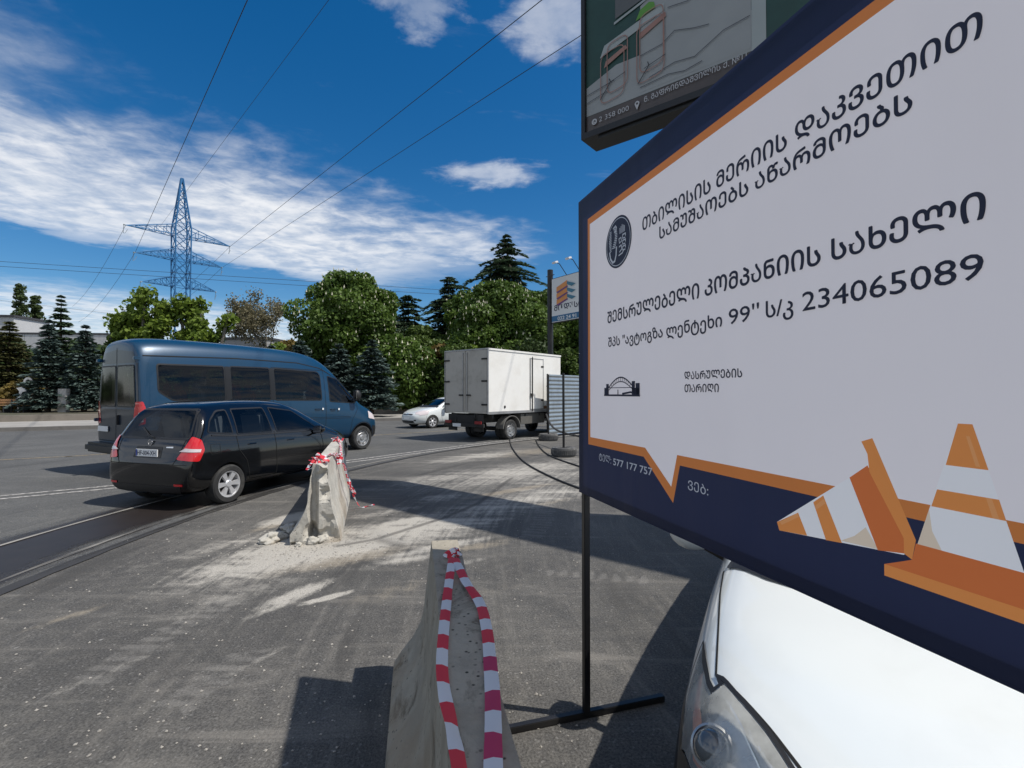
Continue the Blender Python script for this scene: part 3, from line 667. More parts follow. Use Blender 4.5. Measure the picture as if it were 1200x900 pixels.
# left conifers
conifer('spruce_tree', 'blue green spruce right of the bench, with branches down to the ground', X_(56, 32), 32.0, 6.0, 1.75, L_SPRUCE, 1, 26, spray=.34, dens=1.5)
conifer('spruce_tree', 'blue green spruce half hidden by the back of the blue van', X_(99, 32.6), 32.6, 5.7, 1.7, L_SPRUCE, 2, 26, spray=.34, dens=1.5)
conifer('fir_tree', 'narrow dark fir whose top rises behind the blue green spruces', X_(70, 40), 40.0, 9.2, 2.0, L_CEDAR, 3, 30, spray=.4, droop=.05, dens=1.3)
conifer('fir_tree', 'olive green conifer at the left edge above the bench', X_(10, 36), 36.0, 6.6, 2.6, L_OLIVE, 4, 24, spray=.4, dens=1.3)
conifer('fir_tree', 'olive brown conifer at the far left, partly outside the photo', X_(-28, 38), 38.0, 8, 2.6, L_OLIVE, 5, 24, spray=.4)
# pollarded plane trees
def pollard(label, X, Y, H, seed, forks, leaf=.34, base=.42, lean=0.):
    rs = random.Random(seed); t = thing('plane_tree', label, 'tree', (X, Y, base), 0, 'pollarded trees behind the van'); mb = MB(); cl = []
    mb.tube([(0, 0, -.1), (.1, 0, H * .2), (.2 + lean * .2, 0, H * .42)], [.3, .26, .24], 8)
    for dx, dy, hh, r in forks:
        top = Vector((dx, dy, hh)); s = Vector((.2 + lean * .2, 0, H * .4)); mid = s.lerp(top, .5) + Vector((dx * .18, dy * .1, -.25))
        mb.tube([s, mid, top], [.19, .15, .11], 7)
        for k in range(7):
            q = rs.random() ** .7; p = s.lerp(top, .35 + .65 * q); cl.append(((p.x + rs.uniform(-.5, .5), p.y + rs.uniform(-.5, .5), p.z + rs.uniform(-.2, .5)), (r * rs.uniform(.5, .9), r * rs.uniform(.5, .9), r * rs.uniform(.45, .8))))
            b = p + Vector((rs.uniform(-.6, .6), rs.uniform(-.6, .6), rs.uniform(.2, .9))); mb.tube([p, b], [.05, .015], 5)
    mb.build('trunk', BARKG, t); P, N, rd = crown_points(cl, 150, .3); quads_obj('crown', orient_quads(P, leaf, 1.2, N * .5 + np.array([0, 0, .4])), L_LIME, t, rd); return t
pollard('lime green plane tree with a round head, left of the pylon', X_(160, 44), 44, 10, 1, [(-2.0, 0, 7.6, 1.1), (-.4, .5, 8.6, 1.2), (.8, -.3, 9.6, 1.2), (1.8, .3, 8.9, 1.2), (-1.0, .2, 6.2, 1.2), (1., .1, 6.6, 1.3), (2.5, 0, 7.2, 1.1)])
pollard('lime green plane tree just right of the pylon, with two upright heads', X_(221, 45), 45, 10, 2, [(-.9, 0, 9.5, 1.1), (.6, .4, 9.4, 1.0), (1.3, -.3, 8.4, 1.0), (-.4, .2, 7.4, 1.2), (.9, .1, 6.6, 1.1)])
pollard('lime green plane tree with a bare limb leaning to the right', X_(236, 43), 43, 8, 3, [(2.2, 0, 7.6, .8), (1.2, .3, 6.4, .8), (-.5, .2, 5.8, .9), (.6, 0, 5.6, .9)], lean=.4)
# sparse tree with brown young leaves
def sparse_tree(label, X, Y, H, w, seed):
    rs = random.Random(seed); t = thing('sparse_tree', label, 'tree', (X, Y, .42), 0, 'trees and shrubs beyond the far pavement'); mb = MB(); tips = []
    def grow(p, d, l, r, k):
        q = p + d * l; mb.tube([p, p.lerp(q, .5) + Vector((rs.uniform(-.06, .06), rs.uniform(-.06, .06), 0)) * l, q], [r, r * .8, r * .6], 5, caps=False)
        if k > 1: tips.append(q); tips.append(p.lerp(q, .6))
        if k == 5: return
        for j in range(3 if k < 4 else 2):
            a = rs.uniform(0, 6.28); s = rs.uniform(.35, .75); nd = (d + Vector((math.cos(a) * s, math.sin(a) * s, rs.uniform(-.1, .35)))).normalized(); grow(q, nd, l * rs.uniform(.62, .85), r * .58, k + 1)
    grow(Vector((0, 0, -.1)), Vector((0, 0, 1)), H * .27, .2, 0); mb.build('trunk', BARKG, t, smooth=0)
    T = np.array([tuple(q) for q in tips]); P = np.repeat(T, 16, 0) + rng.normal(0, .32, (len(T) * 16, 3)); quads_obj('crown', orient_quads(P, .2), L_BROWN, t); return t
sparse_tree('sparse tall tree with small brownish young leaves and sky showing through', X_(318, 58), 58, 13.5, 4, 5)
broad_tree('chestnut_tree', 'round dark chestnut tree with many white blossom candles, above the roof of the van', X_(410, 40), 40, 2.2, 10.9, 3.7, L_CHEST, 120, 560, .21, (.65, 1.15), 21, flowers=800)
broad_tree('chestnut_tree', 'low chestnut tree with white blossom right of the round dark one', X_(465, 37), 37, 1.0, 5.2, 2.4, L_CHEST, 52, 520, .21, (.6, .95), 22, flowers=200)
broad_tree('chestnut_tree', 'broad chestnut tree with white blossom in front of the tallest cedar', X_(590, 41), 41, 2.0, 10.2, 4.6, L_CHEST, 135, 560, .21, (.65, 1.15), 23, flowers=850, prof=lambda t: math.sin(math.pi * min(1, .25 + .72 * t)) ** .6)
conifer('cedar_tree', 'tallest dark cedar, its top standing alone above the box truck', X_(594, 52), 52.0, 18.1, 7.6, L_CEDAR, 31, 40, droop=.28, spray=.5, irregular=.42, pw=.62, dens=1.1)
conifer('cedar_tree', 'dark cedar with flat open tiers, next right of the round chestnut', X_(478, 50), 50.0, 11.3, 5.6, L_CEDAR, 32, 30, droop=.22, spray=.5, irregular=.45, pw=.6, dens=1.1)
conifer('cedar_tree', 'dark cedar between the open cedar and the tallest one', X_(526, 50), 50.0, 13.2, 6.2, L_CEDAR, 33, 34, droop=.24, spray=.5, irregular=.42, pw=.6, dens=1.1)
for k, (px, Y, h, w, lb) in enumerate(((352, 31.5, 4.6, 1.7, 'blue green spruce seen over the middle of the van roof'), (397, 31, 4.3, 1.8, 'blue green spruce behind the sloping front of the van roof'), (436, 31.5, 4.6, 1.9, 'low spreading blue green spruce beside the white car'), (318, 33, 4.4, 1.6, 'low blue green spruce behind the middle of the van'))):
    conifer('spruce_tree', lb, X_(px, Y), Y, h, w, L_SPRUCE, 41 + k, 22, spray=.34, dens=1.4, pw=.75, droop=.05)
BU = 'bushes filling the far planted ground'
for k, (px, Y, z1, w, m, lb) in enumerate((
    (350, 38, 4.6, 1.7, L_RUST, 'rusty brown and yellow bush left of the round chestnut'), (325, 42, 5.2, 1.3, L_LIME, 'bright green narrow bush in front of the sparse tree'),
    (275, 40, 4.5, 1.8, L_MID, 'mid green bush below the small grey building'), (190, 37, 4.0, 2.2, L_MID, 'mid green bush hidden behind the rear of the van roof'),
    (508, 40, 5.0, 2.2, L_RUST, 'brownish bush left of the box truck'), (537, 37, 4.7, 2.0, L_MID, 'light green bush above the rear edge of the box truck'),
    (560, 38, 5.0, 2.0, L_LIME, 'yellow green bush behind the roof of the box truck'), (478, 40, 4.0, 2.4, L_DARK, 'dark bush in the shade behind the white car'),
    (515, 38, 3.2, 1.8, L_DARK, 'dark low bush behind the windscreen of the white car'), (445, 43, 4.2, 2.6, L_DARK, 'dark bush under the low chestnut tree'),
    (625, 37, 5.0, 2.3, L_DARK, 'dark bush behind the front of the box truck'), (668, 38, 4.6, 2.6, L_MID, 'mid green bush under the roadside sign'),
    (232, 48, 4.6, 2.4, L_MID, 'mid green bush at the foot of the pylon'), (30, 33, 1.7, .8, L_RUST, 'small rusty brown shrub behind the bench'))):
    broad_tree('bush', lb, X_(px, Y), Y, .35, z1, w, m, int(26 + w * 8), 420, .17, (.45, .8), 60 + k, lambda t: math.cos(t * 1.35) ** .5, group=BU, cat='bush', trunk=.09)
broad_tree('dark_tree', 'dark dense tree behind the black post of the roadside sign', X_(648, 42), 42, 1.5, 9.6, 3.6, L_MID, 85, 480, .21, (.7, 1.15), 81, trunk=.22)
broad_tree('dark_tree', 'dark dense tree showing between the truck and the big sign', X_(700, 40), 40, 1.0, 8.2, 3.6, L_CHEST, 75, 480, .21, (.7, 1.1), 82, flowers=60)
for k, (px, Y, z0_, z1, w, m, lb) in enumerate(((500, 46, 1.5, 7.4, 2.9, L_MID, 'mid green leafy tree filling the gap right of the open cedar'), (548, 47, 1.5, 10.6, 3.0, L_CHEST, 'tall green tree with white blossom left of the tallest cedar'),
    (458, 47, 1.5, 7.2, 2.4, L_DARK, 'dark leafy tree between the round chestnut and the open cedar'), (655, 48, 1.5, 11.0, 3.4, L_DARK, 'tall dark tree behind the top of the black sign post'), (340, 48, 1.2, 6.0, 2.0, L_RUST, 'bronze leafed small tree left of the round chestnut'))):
    broad_tree('leafy_tree', lb, X_(px, Y), Y, z0_, z1, w, m, 75, 400, .24, (.6, 1.0), 120 + k, flowers=160 if 'blossom' in lb else 0)
def far_wood():
    V = []; rd = []
    cl = []
    for i in range(150):
        t = rng.uniform(-70, 62); o = rng.uniform(52, 66) + (10 if t < -22 else 0); q = kp(o, t); h = rng.uniform(1.2, 3.6 if t < -22 else 5.4); cl.append(((q[0], q[1], h * .55 + .4), (rng.uniform(1.6, 2.8), rng.uniform(1.6, 2.8), h * .6)))
    P, N, rd = crown_points(cl, 160, .8); o = quads_obj('far_wood', orient_quads(P, .5, 1.2, N * .8 + np.array([0, 0, .4])), L_DARK, None, rd, 'stuff'); return tag(o, 'dark mass of far bushes behind the named trees', 'wood')
far_wood()
# ================================================================== FAR BUILDINGS, PYLON, WIRES
PALE = mat('pale_cladding', (.50, .50, .50), .7, var=.08, dirt=(.35, .35, .34), damt=.4); ROOFD = mat('dark_roof_edge', (.05, .05, .055), .7)
WIN = mat('far_window_glass', (.03, .04, .05), .1, spec=.8)
def far_building():
    Y = 70; x0 = X_(-70, Y); x1 = X_(115, Y); t = thing('pale_building', 'long pale flat roofed building behind the conifers at the left edge', 'building', (x0, Y, .42), R(4)); L = x1 - x0
    MB().span((0, 0, 0), (L, 14, 7.0)).build('wall', PALE, t)
    for i in range(8): MB().span((i * L / 8 + .03, -.14, 7.0), ((i + 1) * L / 8 - .03, .12, 9.6)).build('parapet_panel', PALE, t)
    MB().span((-.2, -.2, 9.603), (L + .2, 14, 9.85)).build('roof_edge', ROOFD, t); MB().span((0, -.25, 6.6), (L, -.003, 7.1)).build('cornice', ROOFD, t)
    for i in range(7):
        for k in range(2):
            w = MB().span((1.2 + i * 3.1, -.05, 1 + 3 * k), (3.3 + i * 3.1, .1, 2.8 + 3 * k)).build('window', WIN, t); MB().span((1.1 + i * 3.1, -.1, .88 + 3 * k), (3.4 + i * 3.1, .0, .98 + 3 * k)).build('sill', PALE, w)
    r = MB().span((-1, 1, 9.853), (L * .39, 7, 12.2)).build('rooftop_room', PALE, t); MB().span((-1.2, .8, 12.203), (L * .39 + .2, 7.2, 12.5)).build('roof_edge', ROOFD, r)
far_building()
def grey_building():
    Y = 72; x = X_(262, Y); t = thing('grey_building', 'small grey building with rooftop railing, glimpsed between the plane tree and the sparse tree', 'building', (x, Y, .42), R(-5)); W = 6.5
    MB().span((0, 0, 0), (W, 6, 9.0)).build('wall', mat('grey_render', (.28, .28, .28), .9, var=.12), t); MB().span((-.2, -.2, 9.003), (W + .2, 6, 9.3)).build('roof', ROOFD, t)
    for i in range(2): MB().span((.8 + 2.9 * i, -.06, 6.3), (2.6 + 2.9 * i, .1, 8.1)).build('window', WIN, t)
    r = MB()
    for i in range(9): r.tube([(i * W / 8, 0, 9.3), (i * W / 8, 0, 11.0)], .035, 4)
    for z in (9.9, 10.5, 11): r.tube([(0, 0, z), (W, 0, z)], .03, 4)
    r.build('railing', ROOFD, t)
grey_building()
PYL = mat('pylon_blue_paint', (.045, .18, .38), .55, metal=.2, var=.25, vscale=2)
WIRE = mat('wire', (.03, .032, .035), .6)
def pylon():
    t = thing('power_pylon', 'tall blue lattice power pylon with three pairs of arms', 'pylon', (-50.9, 75.8, .3), R(0)); A = Vector((8.8, 10.2, 0)).normalized(); B = Vector((-A.y, A.x, 0)); hw = lambda z: .92 if z < 26.5 else max(.12, .92 * (34.4 - z) / 7.9 + .12)
    zs = [0, 3, 6, 9, 12, 15, 17.6, 19.8, 21.7, 23.6, 25.4, 27.2, 28.9, 30.4, 31.8, 33, 34.4]
    c = lambda i, z: (A * ((1, -1, -1, 1)[i]) + B * ((1, 1, -1, -1)[i])) * hw(z) + Vector((0, 0, z))
    for i in range(4): MB().tube([c(i, z) for z in (0, 26.5, 34.4)], .11, 4).build('leg', PYL, t)
    br = MB()
    for a, b in zip(zs[:-1], zs[1:]):
        for i in range(4):
            j = (i + 1) % 4; br.tube([c(i, a), c(j, b)], .055, 4); br.tube([c(j, a), c(i, b)], .055, 4) if a > 15 else None; br.tube([c(i, b), c(j, b)], .055, 4)
    br.build('lattice_brace', PYL, t); tips = []
    for H, L in ((25.4, 6.9), (21.7, 5.75), (17.6, 4.9)):
        for s in (1, -1):
            mb = MB(); tip = A * s * L + Vector((0, 0, H)); lo = 1.5
            r0 = [A * s * .92 + B * q * .92 + Vector((0, 0, H + dz)) for q in (1, -1) for dz in (0, lo)]
            for q in r0: mb.tube([q, tip], .07, 4)
            for k in range(1, 5):
                f = k / 5; P = [q.lerp(tip, f) for q in r0]; Q = [q.lerp(tip, f - .2) for q in r0]
                for a, b in ((0, 1), (2, 3), (0, 2)): mb.tube([P[a], P[b]], .04, 4); mb.tube([Q[a], P[b]], .04, 4)
            mb.build('cross_arm', PYL, t); tips.append(tip + Vector((-50.9, 75.8, .3)))
            ins = MB(); e = tip + Vector((.6, -1.1, -.3))
            ins.tube([tip, e], .09, 6); ins.tube([e, e + Vector((-.3, .3, -1.1)), tip + Vector((-.7, .8, -.9)), tip + Vector((-.5, 1., -.3))], .03, 4); ins.build('insulator', mat('insulator_glass', (.25, .3, .32), .3), t)
    return tips
TP = pylon()  # tips: (top right, top left, middle right, middle left, low right, low left)
def wire(a, b, r, label, sag=0., group='overhead power lines'):
    a = Vector(a); b = Vector(b); P = []
    for i in range(25):
        f = i / 24; q = a.lerp(b, f); q.z -= sag * 4 * f * (1 - f); P.append(q)
    o = MB().tube(P, r, 5).build('power_line', WIRE, None); tag(o, label, 'power line', group)
def beyond(tip, px, py, h, ext=1.7): # the line through a spot high above the road, carried on over the camera
    p = math.atan(10 / 580); u = px - 600; v = 450 - py; d = Vector((u, 580 * math.cos(p) - v * math.sin(p), 580 * math.sin(p) + v * math.cos(p))); q = d * ((h - 1.68) / d.z); q.z = h
    return tip + (q - tip) * ext
wire(TP[0], beyond(TP[0], 635, 0, 21), .022, 'power line from the highest right arm of the pylon, crossing the middle of the sky')
wire(TP[2], beyond(TP[2], 680, 42, 18), .018, 'power line from the middle right arm of the pylon, running towards the billboard')
wire(TP[3], beyond(TP[3], 290, 0, 21), .022, 'power line rising steeply from the middle left arm of the pylon')
wire(TP[1] + Vector((2.4, 2.8, 0)), beyond(TP[1], 340, 0, 23), .013, 'faint power line right of the steep one, rising from the highest left arm')
for k, nm in ((3, 'middle left'), (1, 'highest left'), (0, 'highest right'), (2, 'middle right')):
    wire(TP[k], TP[k] + Vector((-52, 50, -3)), .022, 'power line running away to the far left from the %s arm of the pylon' % nm, sag=1.5)
for z, lb in ((14.9, 'upper'), (14.4, 'lower')): wire((X_(-60, 50), 50, z + .4), (X_(700, 56), 56, z - 2.7), .02, '%s of the two thin wires running level behind the tree tops' % lb)
wire((X_(-60, 60), 60, 13.6), (X_(330, 70), 70, 10), .013, 'thin faint wire low in the sky above the pale building')
# far bench, white ornament, pillar
WOOD = mat('orange_timber', (.36, .2, .09), .7, var=.25, vscale=8)
def bench():
    Y = 31.2; t = thing('park_bench', 'long timber bench on the plaza at the left edge', 'bench', (X_(8, Y), Y, .42), R(2))
    for k in range(3): MB().box((0, -.2 + k * .18, .46), (3.0, .15, .05)).build('seat_slat', WOOD, t)
    for k in range(2): MB().box((0, .36, .62 + k * .16), (3.0, .04, .13)).build('back_slat', WOOD, t)
    for x in (-1.2, 0, 1.2):
        MB().box((x, 0, .2), (.08, .4, .44)).box((x, .33, .42), (.06, .06, .8)).build('leg', ROOFD, t)
bench()
def ornament():
    m = mat('white_board', (.75, .75, .73), .6); Y = 31.9; t = thing('white_ornament', 'white curved garden ornament with a round ring, behind the right end of the bench', 'ornament', (X_(24, Y), Y, .42))
    pts = [(-.45, .75), (-.1, .95), (-.05, 1.35), (-.25, 1.55), (.1, 1.62), (.35, 1.45), (.6, 1.15), (.55, 1.05), (.3, 1.25), (.15, 1.25), (.05, .85), (-.2, .68)]
    MB().prism(pts, -.04, .04).build('body', m, t, bevel=.01); MB().lathe([(.16, -.03), (.3, -.03), (.3, .03), (.16, .03)], 20, Matrix.Translation((.5, 0, 1.95)) @ Matrix.Rotation(R(90), 4, 'X'), closed=True).build('ring', m, t)
    MB().box((-.1, 0, .35), (.08, .08, .75)).box((.25, 0, .6), (.06, .06, 1.25)).build('post', m, t)
ornament()
pl = MB().box((0, 0, .75), (.55, .3, 1.5)).build('stone_pillar', mat('pale_stone', (.40, .38, .36), .85, bump=.3), None, bevel=.02); pl.location = (X_(75, 31.6), 31.6, .42); tag(pl, 'pale stone slab standing between the two blue green spruces', 'pillar')
# ================================================================== BARRIERS, TAPE
def conc_fn(scale=1., pale=(.40, .38, .335), dark=(.15, .135, .11), moss=.35):
    def fn(g, b, tc, c):
        n1 = g.noise(tc, 3.5 * scale, 6, .65); n2 = g.noise(tc, 34 * scale, 6, .8); n3 = g.noise(g.mapping(tc, (2.2, 4, 5)), 1.3, 6, .68, .5)
        col = g.mix(g.ramp(n1, .36, .64), tuple(q * .78 for q in pale), pale); col = g.mix(g.math('MULTIPLY', g.ramp(n2, .55, .72), .45), col, tuple(q * .5 for q in pale))
        col = g.mix(g.math('MULTIPLY', g.ramp(n3, .52, .68), moss), col, dark); col = g.mix(g.math('MULTIPLY', g.ramp(g.noise(tc, 1.3, 4), .5, .66), .5), col, (.27, .20, .13))
        v = g.node('ShaderNodeTexVoronoi'); v.inputs['Scale'].default_value = 34; g.put(v.inputs['Vector'], tc)
        col = g.mix(g.math('MULTIPLY', g.ramp(v.outputs['Distance'], .10, .26, 1, 0), g.ramp(n1, .46, .6)), col, (.04, .036, .03))
        g.put(b.inputs['Base Color'], col); g.put(b.inputs['Normal'], g.bump(g.math('ADD', n2, g.math('MULTIPLY', v.outputs['Distance'], .6)), .7, .006))
    return fn
CONCW = mat('weathered_concrete', rough=.92, fn=conc_fn(1.3, (.36, .325, .26), (.085, .07, .05), .85), spec=.25)
CONCL = mat('pale_broken_concrete', rough=.95, fn=conc_fn(1.6, (.50, .475, .42), (.25, .225, .19), .3), spec=.2)
PROF = [(.077, .80), (.092, .67), (.105, .55), (.12, .41), (.137, .335), (.175, .26), (.24, .18), (.29, .11), (.30, .0)]
def barrier(name, label, loc, rz, L, m, amp, broken=False, step=.07):
    t = thing(name, label, 'barrier', (*loc, 0), rz, 'concrete road barriers')
    hs = 1.09 if broken else 1.0; prof = [(y, z * hs) for y, z in PROF] + [(-y, z * hs) for y, z in [(.077, .80), (.095, .62), (.125, .41), (.165, .25), (.215, .12), (.235, 0)][::-1]]
    if not broken: prof = [(-y, z) for y, z in prof][::-1]
    bm = bmesh.new(); bm.faces.new([bm.verts.new((0, y, z)) for y, z in prof]); r = bmesh.ops.extrude_face_region(bm, geom=bm.faces[:])
    for v in r['geom']:
        if isinstance(v, bmesh.types.BMVert): v.co.x = L
    bmesh.ops.recalc_face_normals(bm, faces=bm.faces); bmesh.ops.triangulate(bm, faces=[f for f in bm.faces if len(f.verts) > 4]); cut_poly(bm, step, (0, 1, 2)); bmesh.ops.triangulate(bm, faces=bm.faces[:])
    bm.normal_update()
    for v in bm.verts:
        c = v.co * 4.5; a = amp
        n = noise.noise(c * 1.6) * .4 + noise.noise(c * 5) * .6
        if broken:
            e = max(0, 1 - v.co.x / .45); a = amp + e * .006; chip = max(0, noise.noise(v.co * 6 + Vector((3, 1, 7))) - .05) * e * .22
            v.co.x += chip * (1 if v.co.x < .3 else 0); v.co += v.normal * n * a
            if v.co.x < .12 and abs(v.co.y - .055) < .035 and v.co.z > .02: v.co.x += .09 # groove in the end face
            if v.co.y > .1 and v.co.x < .5: v.co.y += noise.noise(v.co * 7) * .025
            if v.co.z > .79 and v.co.x < .4: v.co.z -= max(0, noise.noise(v.co * 7)) * .12
        else: v.co += v.normal * n * a
        if v.co.z < .0: v.co.z = 0
    me = bpy.data.meshes.new('block'); bm.to_mesh(me); bm.free(); sharpen(me, 60 if not broken else 22); link('block', me, t, m)
    lp = MB()
    for x in (L * .93,): lp.tube([(x - .12, 0, .79 * hs), (x - .1, 0, .835 * hs), (x + .1, 0, .835 * hs), (x + .12, 0, .79 * hs)], .008, 6)
    lp.build('lifting_loop', mat('rusty_steel', (.12, .06, .035), .85, var=.3), t); return t
near_d = Vector((.193, -1.0)).normalized(); nl = (-.402, 2.965)
barrier('concrete_barrier', 'near concrete barrier with mossy stains and two strands of striped tape on top', nl, math.atan2(near_d.y, near_d.x), 2.5, CONCW, .004)
fx, fy = at(374, 545, .87); fd = Vector((-.27, .963)).normalized()
far_rz = math.atan2(fd.y, fd.x)
barrier('concrete_barrier', 'pale broken concrete barrier beside the black hatchback, with crumpled tape tied round its top', (fx, fy), far_rz, 3.25, CONCL, .0035, True, .04)
def rock(label, px, py, s, seed, flat_=.6, cat='rubble'):
    x, y = at(px, py); bm = bmesh.new(); bmesh.ops.create_icosphere(bm, subdivisions=4, radius=1)
    for v in bm.verts:
        q = v.co.copy(); n = noise.noise(q * 1.3 + Vector((seed, 0, 0))) * .5 + noise.noise(q * 3 + Vector((0, seed, 0))) * .14 + noise.noise(q * 8) * .03; v.co = q * (1 + n); v.co.x *= s[0]; v.co.y *= s[1]; v.co.z *= s[2]
        v.co.z = max(v.co.z, -s[2] * .45)
    me = bpy.data.meshes.new('concrete_chunk'); bm.to_mesh(me); bm.free(); sharpen(me, 16); o = link('concrete_chunk', me, None, CONCL); o.location = (x, y, s[2] * .45); o.rotation_euler.z = seed; return tag(o, label, cat, 'broken concrete at the foot of the pale barrier')
rock('largest concrete chunk, lying left of the foot of the broken barrier', 320, 634, (.16, .09, .07), 1.3)
rock('flat slab of broken concrete leaning at the left foot of the broken barrier', 338, 622, (.12, .08, .06), 2.1)
rock('small white concrete lump in front of the middle of the broken end', 366, 637, (.07, .06, .055), 3.3)
rock('small concrete lump in front of the right part of the broken end', 380, 634, (.09, .07, .06), 4.4)
rock('tiny concrete crumb by itself between the lump and the slab', 350, 640, (.04, .035, .03), 5.1)
def gravel():
    rs = random.Random(12); mb = MB()
    for k in range(900):
        if k < 420: px, py = rs.gauss(370, 60), rs.gauss(640, 14)
        else: px, py = rs.uniform(0, 690), rs.uniform(560, 890)
        x, y = at(px, max(py, 545)); r = rs.uniform(.003, .011) * (1.3 if k < 420 else 1); a = rs.uniform(0, 6.3)
        vs = [(x + r * math.cos(a + i * 1.57) * rs.uniform(.7, 1.3), y + r * math.sin(a + i * 1.57) * rs.uniform(.7, 1.3), .002) for i in range(4)] + [(x + rs.uniform(-.3, .3) * r, y, r * rs.uniform(.7, 1.2))]
        mb.add(vs, [(0, 1, 4), (1, 2, 4), (2, 3, 4), (3, 0, 4)])
    o = mb.build('gravel', mat('grit', (.30, .28, .25), .95, var=.4, vscale=20), None, smooth=0, kind='stuff'); o['label'] = 'small grit and crumbs scattered over the asphalt'; o['category'] = 'gravel'
gravel()
TR = leaf_mat('tape_red', (.70, .05, .07), (.76, .09, .11), .3, .4); TW = leaf_mat('tape_white', (.74, .75, .78), (.78, .78, .8), .3, .4); TP_ = leaf_mat('tape_pink', (.62, .07, .17), (.66, .09, .2), .45, .4)
def ribbon(name, pts, w, m, parent=None, up=(0, 0, 1), period=.10, red=TR, twist=0., crump=0., phase=0., sub=10, label=None):
    P = [Vector(p) for p in pts]; S = []
    for i in range(len(P) - 1):
        a, b, c, d = P[max(i - 1, 0)], P[i], P[i + 1], P[min(i + 2, len(P) - 1)]
        for k in range(sub): t = k / sub; S.append(.5 * (2 * b + (c - a) * t + (2 * a - 5 * b + 4 * c - d) * t * t + (3 * b - a - 3 * c + d) * t ** 3))
    S.append(P[-1]); vs = []; fs = []; mi = []; dist = phase; L = 0
    for i, q in enumerate(S):
        t = (S[min(i + 1, len(S) - 1)] - S[max(i - 1, 0)]).normalized(); s = t.cross(Vector(up)).normalized(); n = s.cross(t)
        if i: L += (S[i] - S[i - 1]).length
        a = twist * L + crump * noise.noise(Vector((L * 9, phase, 0))) * 2.5; s2 = s * math.cos(a) + n * math.sin(a); ww = w * (1 - crump * .5 * abs(noise.noise(Vector((L * 14, 3, phase)))))
        vs += [q + s2 * ww / 2, q + n * .004, q - s2 * ww / 2]
        if i:
            k = 3 * i; fs += [(k - 3, k - 2, k + 1, k), (k - 2, k - 1, k + 2, k + 1)]; r = int((L + phase) / period) % 2; mi += [r, r]
    me = bpy.data.meshes.new(name); me.from_pydata([tuple(v) for v in vs], [], fs); me.materials.append(red); me.materials.append(TW); me.polygons.foreach_set('material_index', mi)
    for p in me.polygons: p.use_smooth = True
    me.update(); o = link(name, me, parent); 
    if label: o['label'] = label
    return o
def P3(px, py, z): return (*at(px, py, z), z)
tape = thing('barrier_tape', 'two long strands of red and white tape lying along the top of the near barrier', 'tape', P3(531, 652, .80), 0)
def loc_(parent, pts): return [tuple(Vector(p) - parent.location) for p in pts]
ribbon('strand', loc_(tape, [P3(530, 654, .83), P3(528, 668, .83), P3(524, 700, .815), P3(520, 740, .815), P3(518, 780, .815), P3(521, 812, .815), P3(527, 840, .815), P3(533, 870, .82), P3(539, 905, .83), P3(546, 960, .84)]), .040, None, tape, period=.098, twist=.25, crump=.16)
rs_ = [P3(533, 654, .83), P3(545, 680, .825), P3(562, 706, .815), P3(570, 735, .815), P3(574, 770, .815), P3(577, 810, .815), P3(578, 850, .82), P3(578, 900, .83), P3(580, 960, .85)]
ribbon('strand', loc_(tape, rs_[:5]), .042, None, tape, period=.098, crump=.1); ribbon('strand', loc_(tape, rs_[4:]), .045, None, tape, crump=.1, period=.095, red=TP_, label='paler pink near end of the right strand')
for k in range(6):
    a = k * 1.1; c = Vector(P3(531, 651, .81)); ribbon('knot', loc_(tape, [c + Vector((.03 * math.cos(a), .025 * math.sin(a), .0)), c + Vector((.012, .006 * k, .025)), c + Vector((-.04 * math.cos(a + 1), .03 * math.sin(a * 2), .012)), c + Vector((.01, -.02, -.0))]), .028, None, tape, period=.03, crump=.8, phase=k * .7, sub=6)
tape2 = thing('barrier_tape', 'crumpled bundle of red and white tape tied round the broken barrier by the hatchback', 'tape', (fx, fy, .87), far_rz)
def crumple(c, r, n, seed, name='bundle'):
    rs = random.Random(seed)
    for k in range(n):
        pts = [Vector(c) + Vector((rs.gauss(0, r), rs.gauss(0, r), rs.gauss(0, r * .8))) for _ in range(5)]; ribbon(name, pts, .045, None, tape2, period=.045, crump=.9, phase=k, sub=6)
crumple((.22, .06, .02), .042, 8, 3); crumple((.45, .03, .02), .03, 2, 4); crumple((1.35, -.12, -.10), .04, 5, 5); crumple((2.75, 0, .02), .04, 3, 6)
for k in range(3):
    ribbon('strand', [(.3, .03, .04), (.7, -.04 - .01 * k, .03), (1.1, -.10, .0 - .02 * k), (1.4, -.14, -.08)], .035, None, tape2, period=.05, crump=.8, phase=k * 1.3)
    ribbon('strand', [(2.75, -.02, .03), (2.2, -.09, -.0), (1.7, -.13, -.05 - .03 * k), (1.4, -.15, -.1)], .03, None, tape2, period=.05, crump=.8, phase=k * 2.3)
    ribbon('strand', [(1.4, -.15, -.1), (1.5 + .06 * k, -.2, -.3), (1.55 + .05 * k, -.26 - .01 * k, -.55), (1.6 + .05 * k, -.34, -.66)], .035, None, tape2, period=.05, crump=.8, phase=k * 3.1)
ribbon('strand', [(1.55, -.30, -.64), (1.6, -.40, -.84), (1.68, -.50, -.858), (1.78, -.60, -.86)], .03, None, tape2, period=.08, crump=.5)

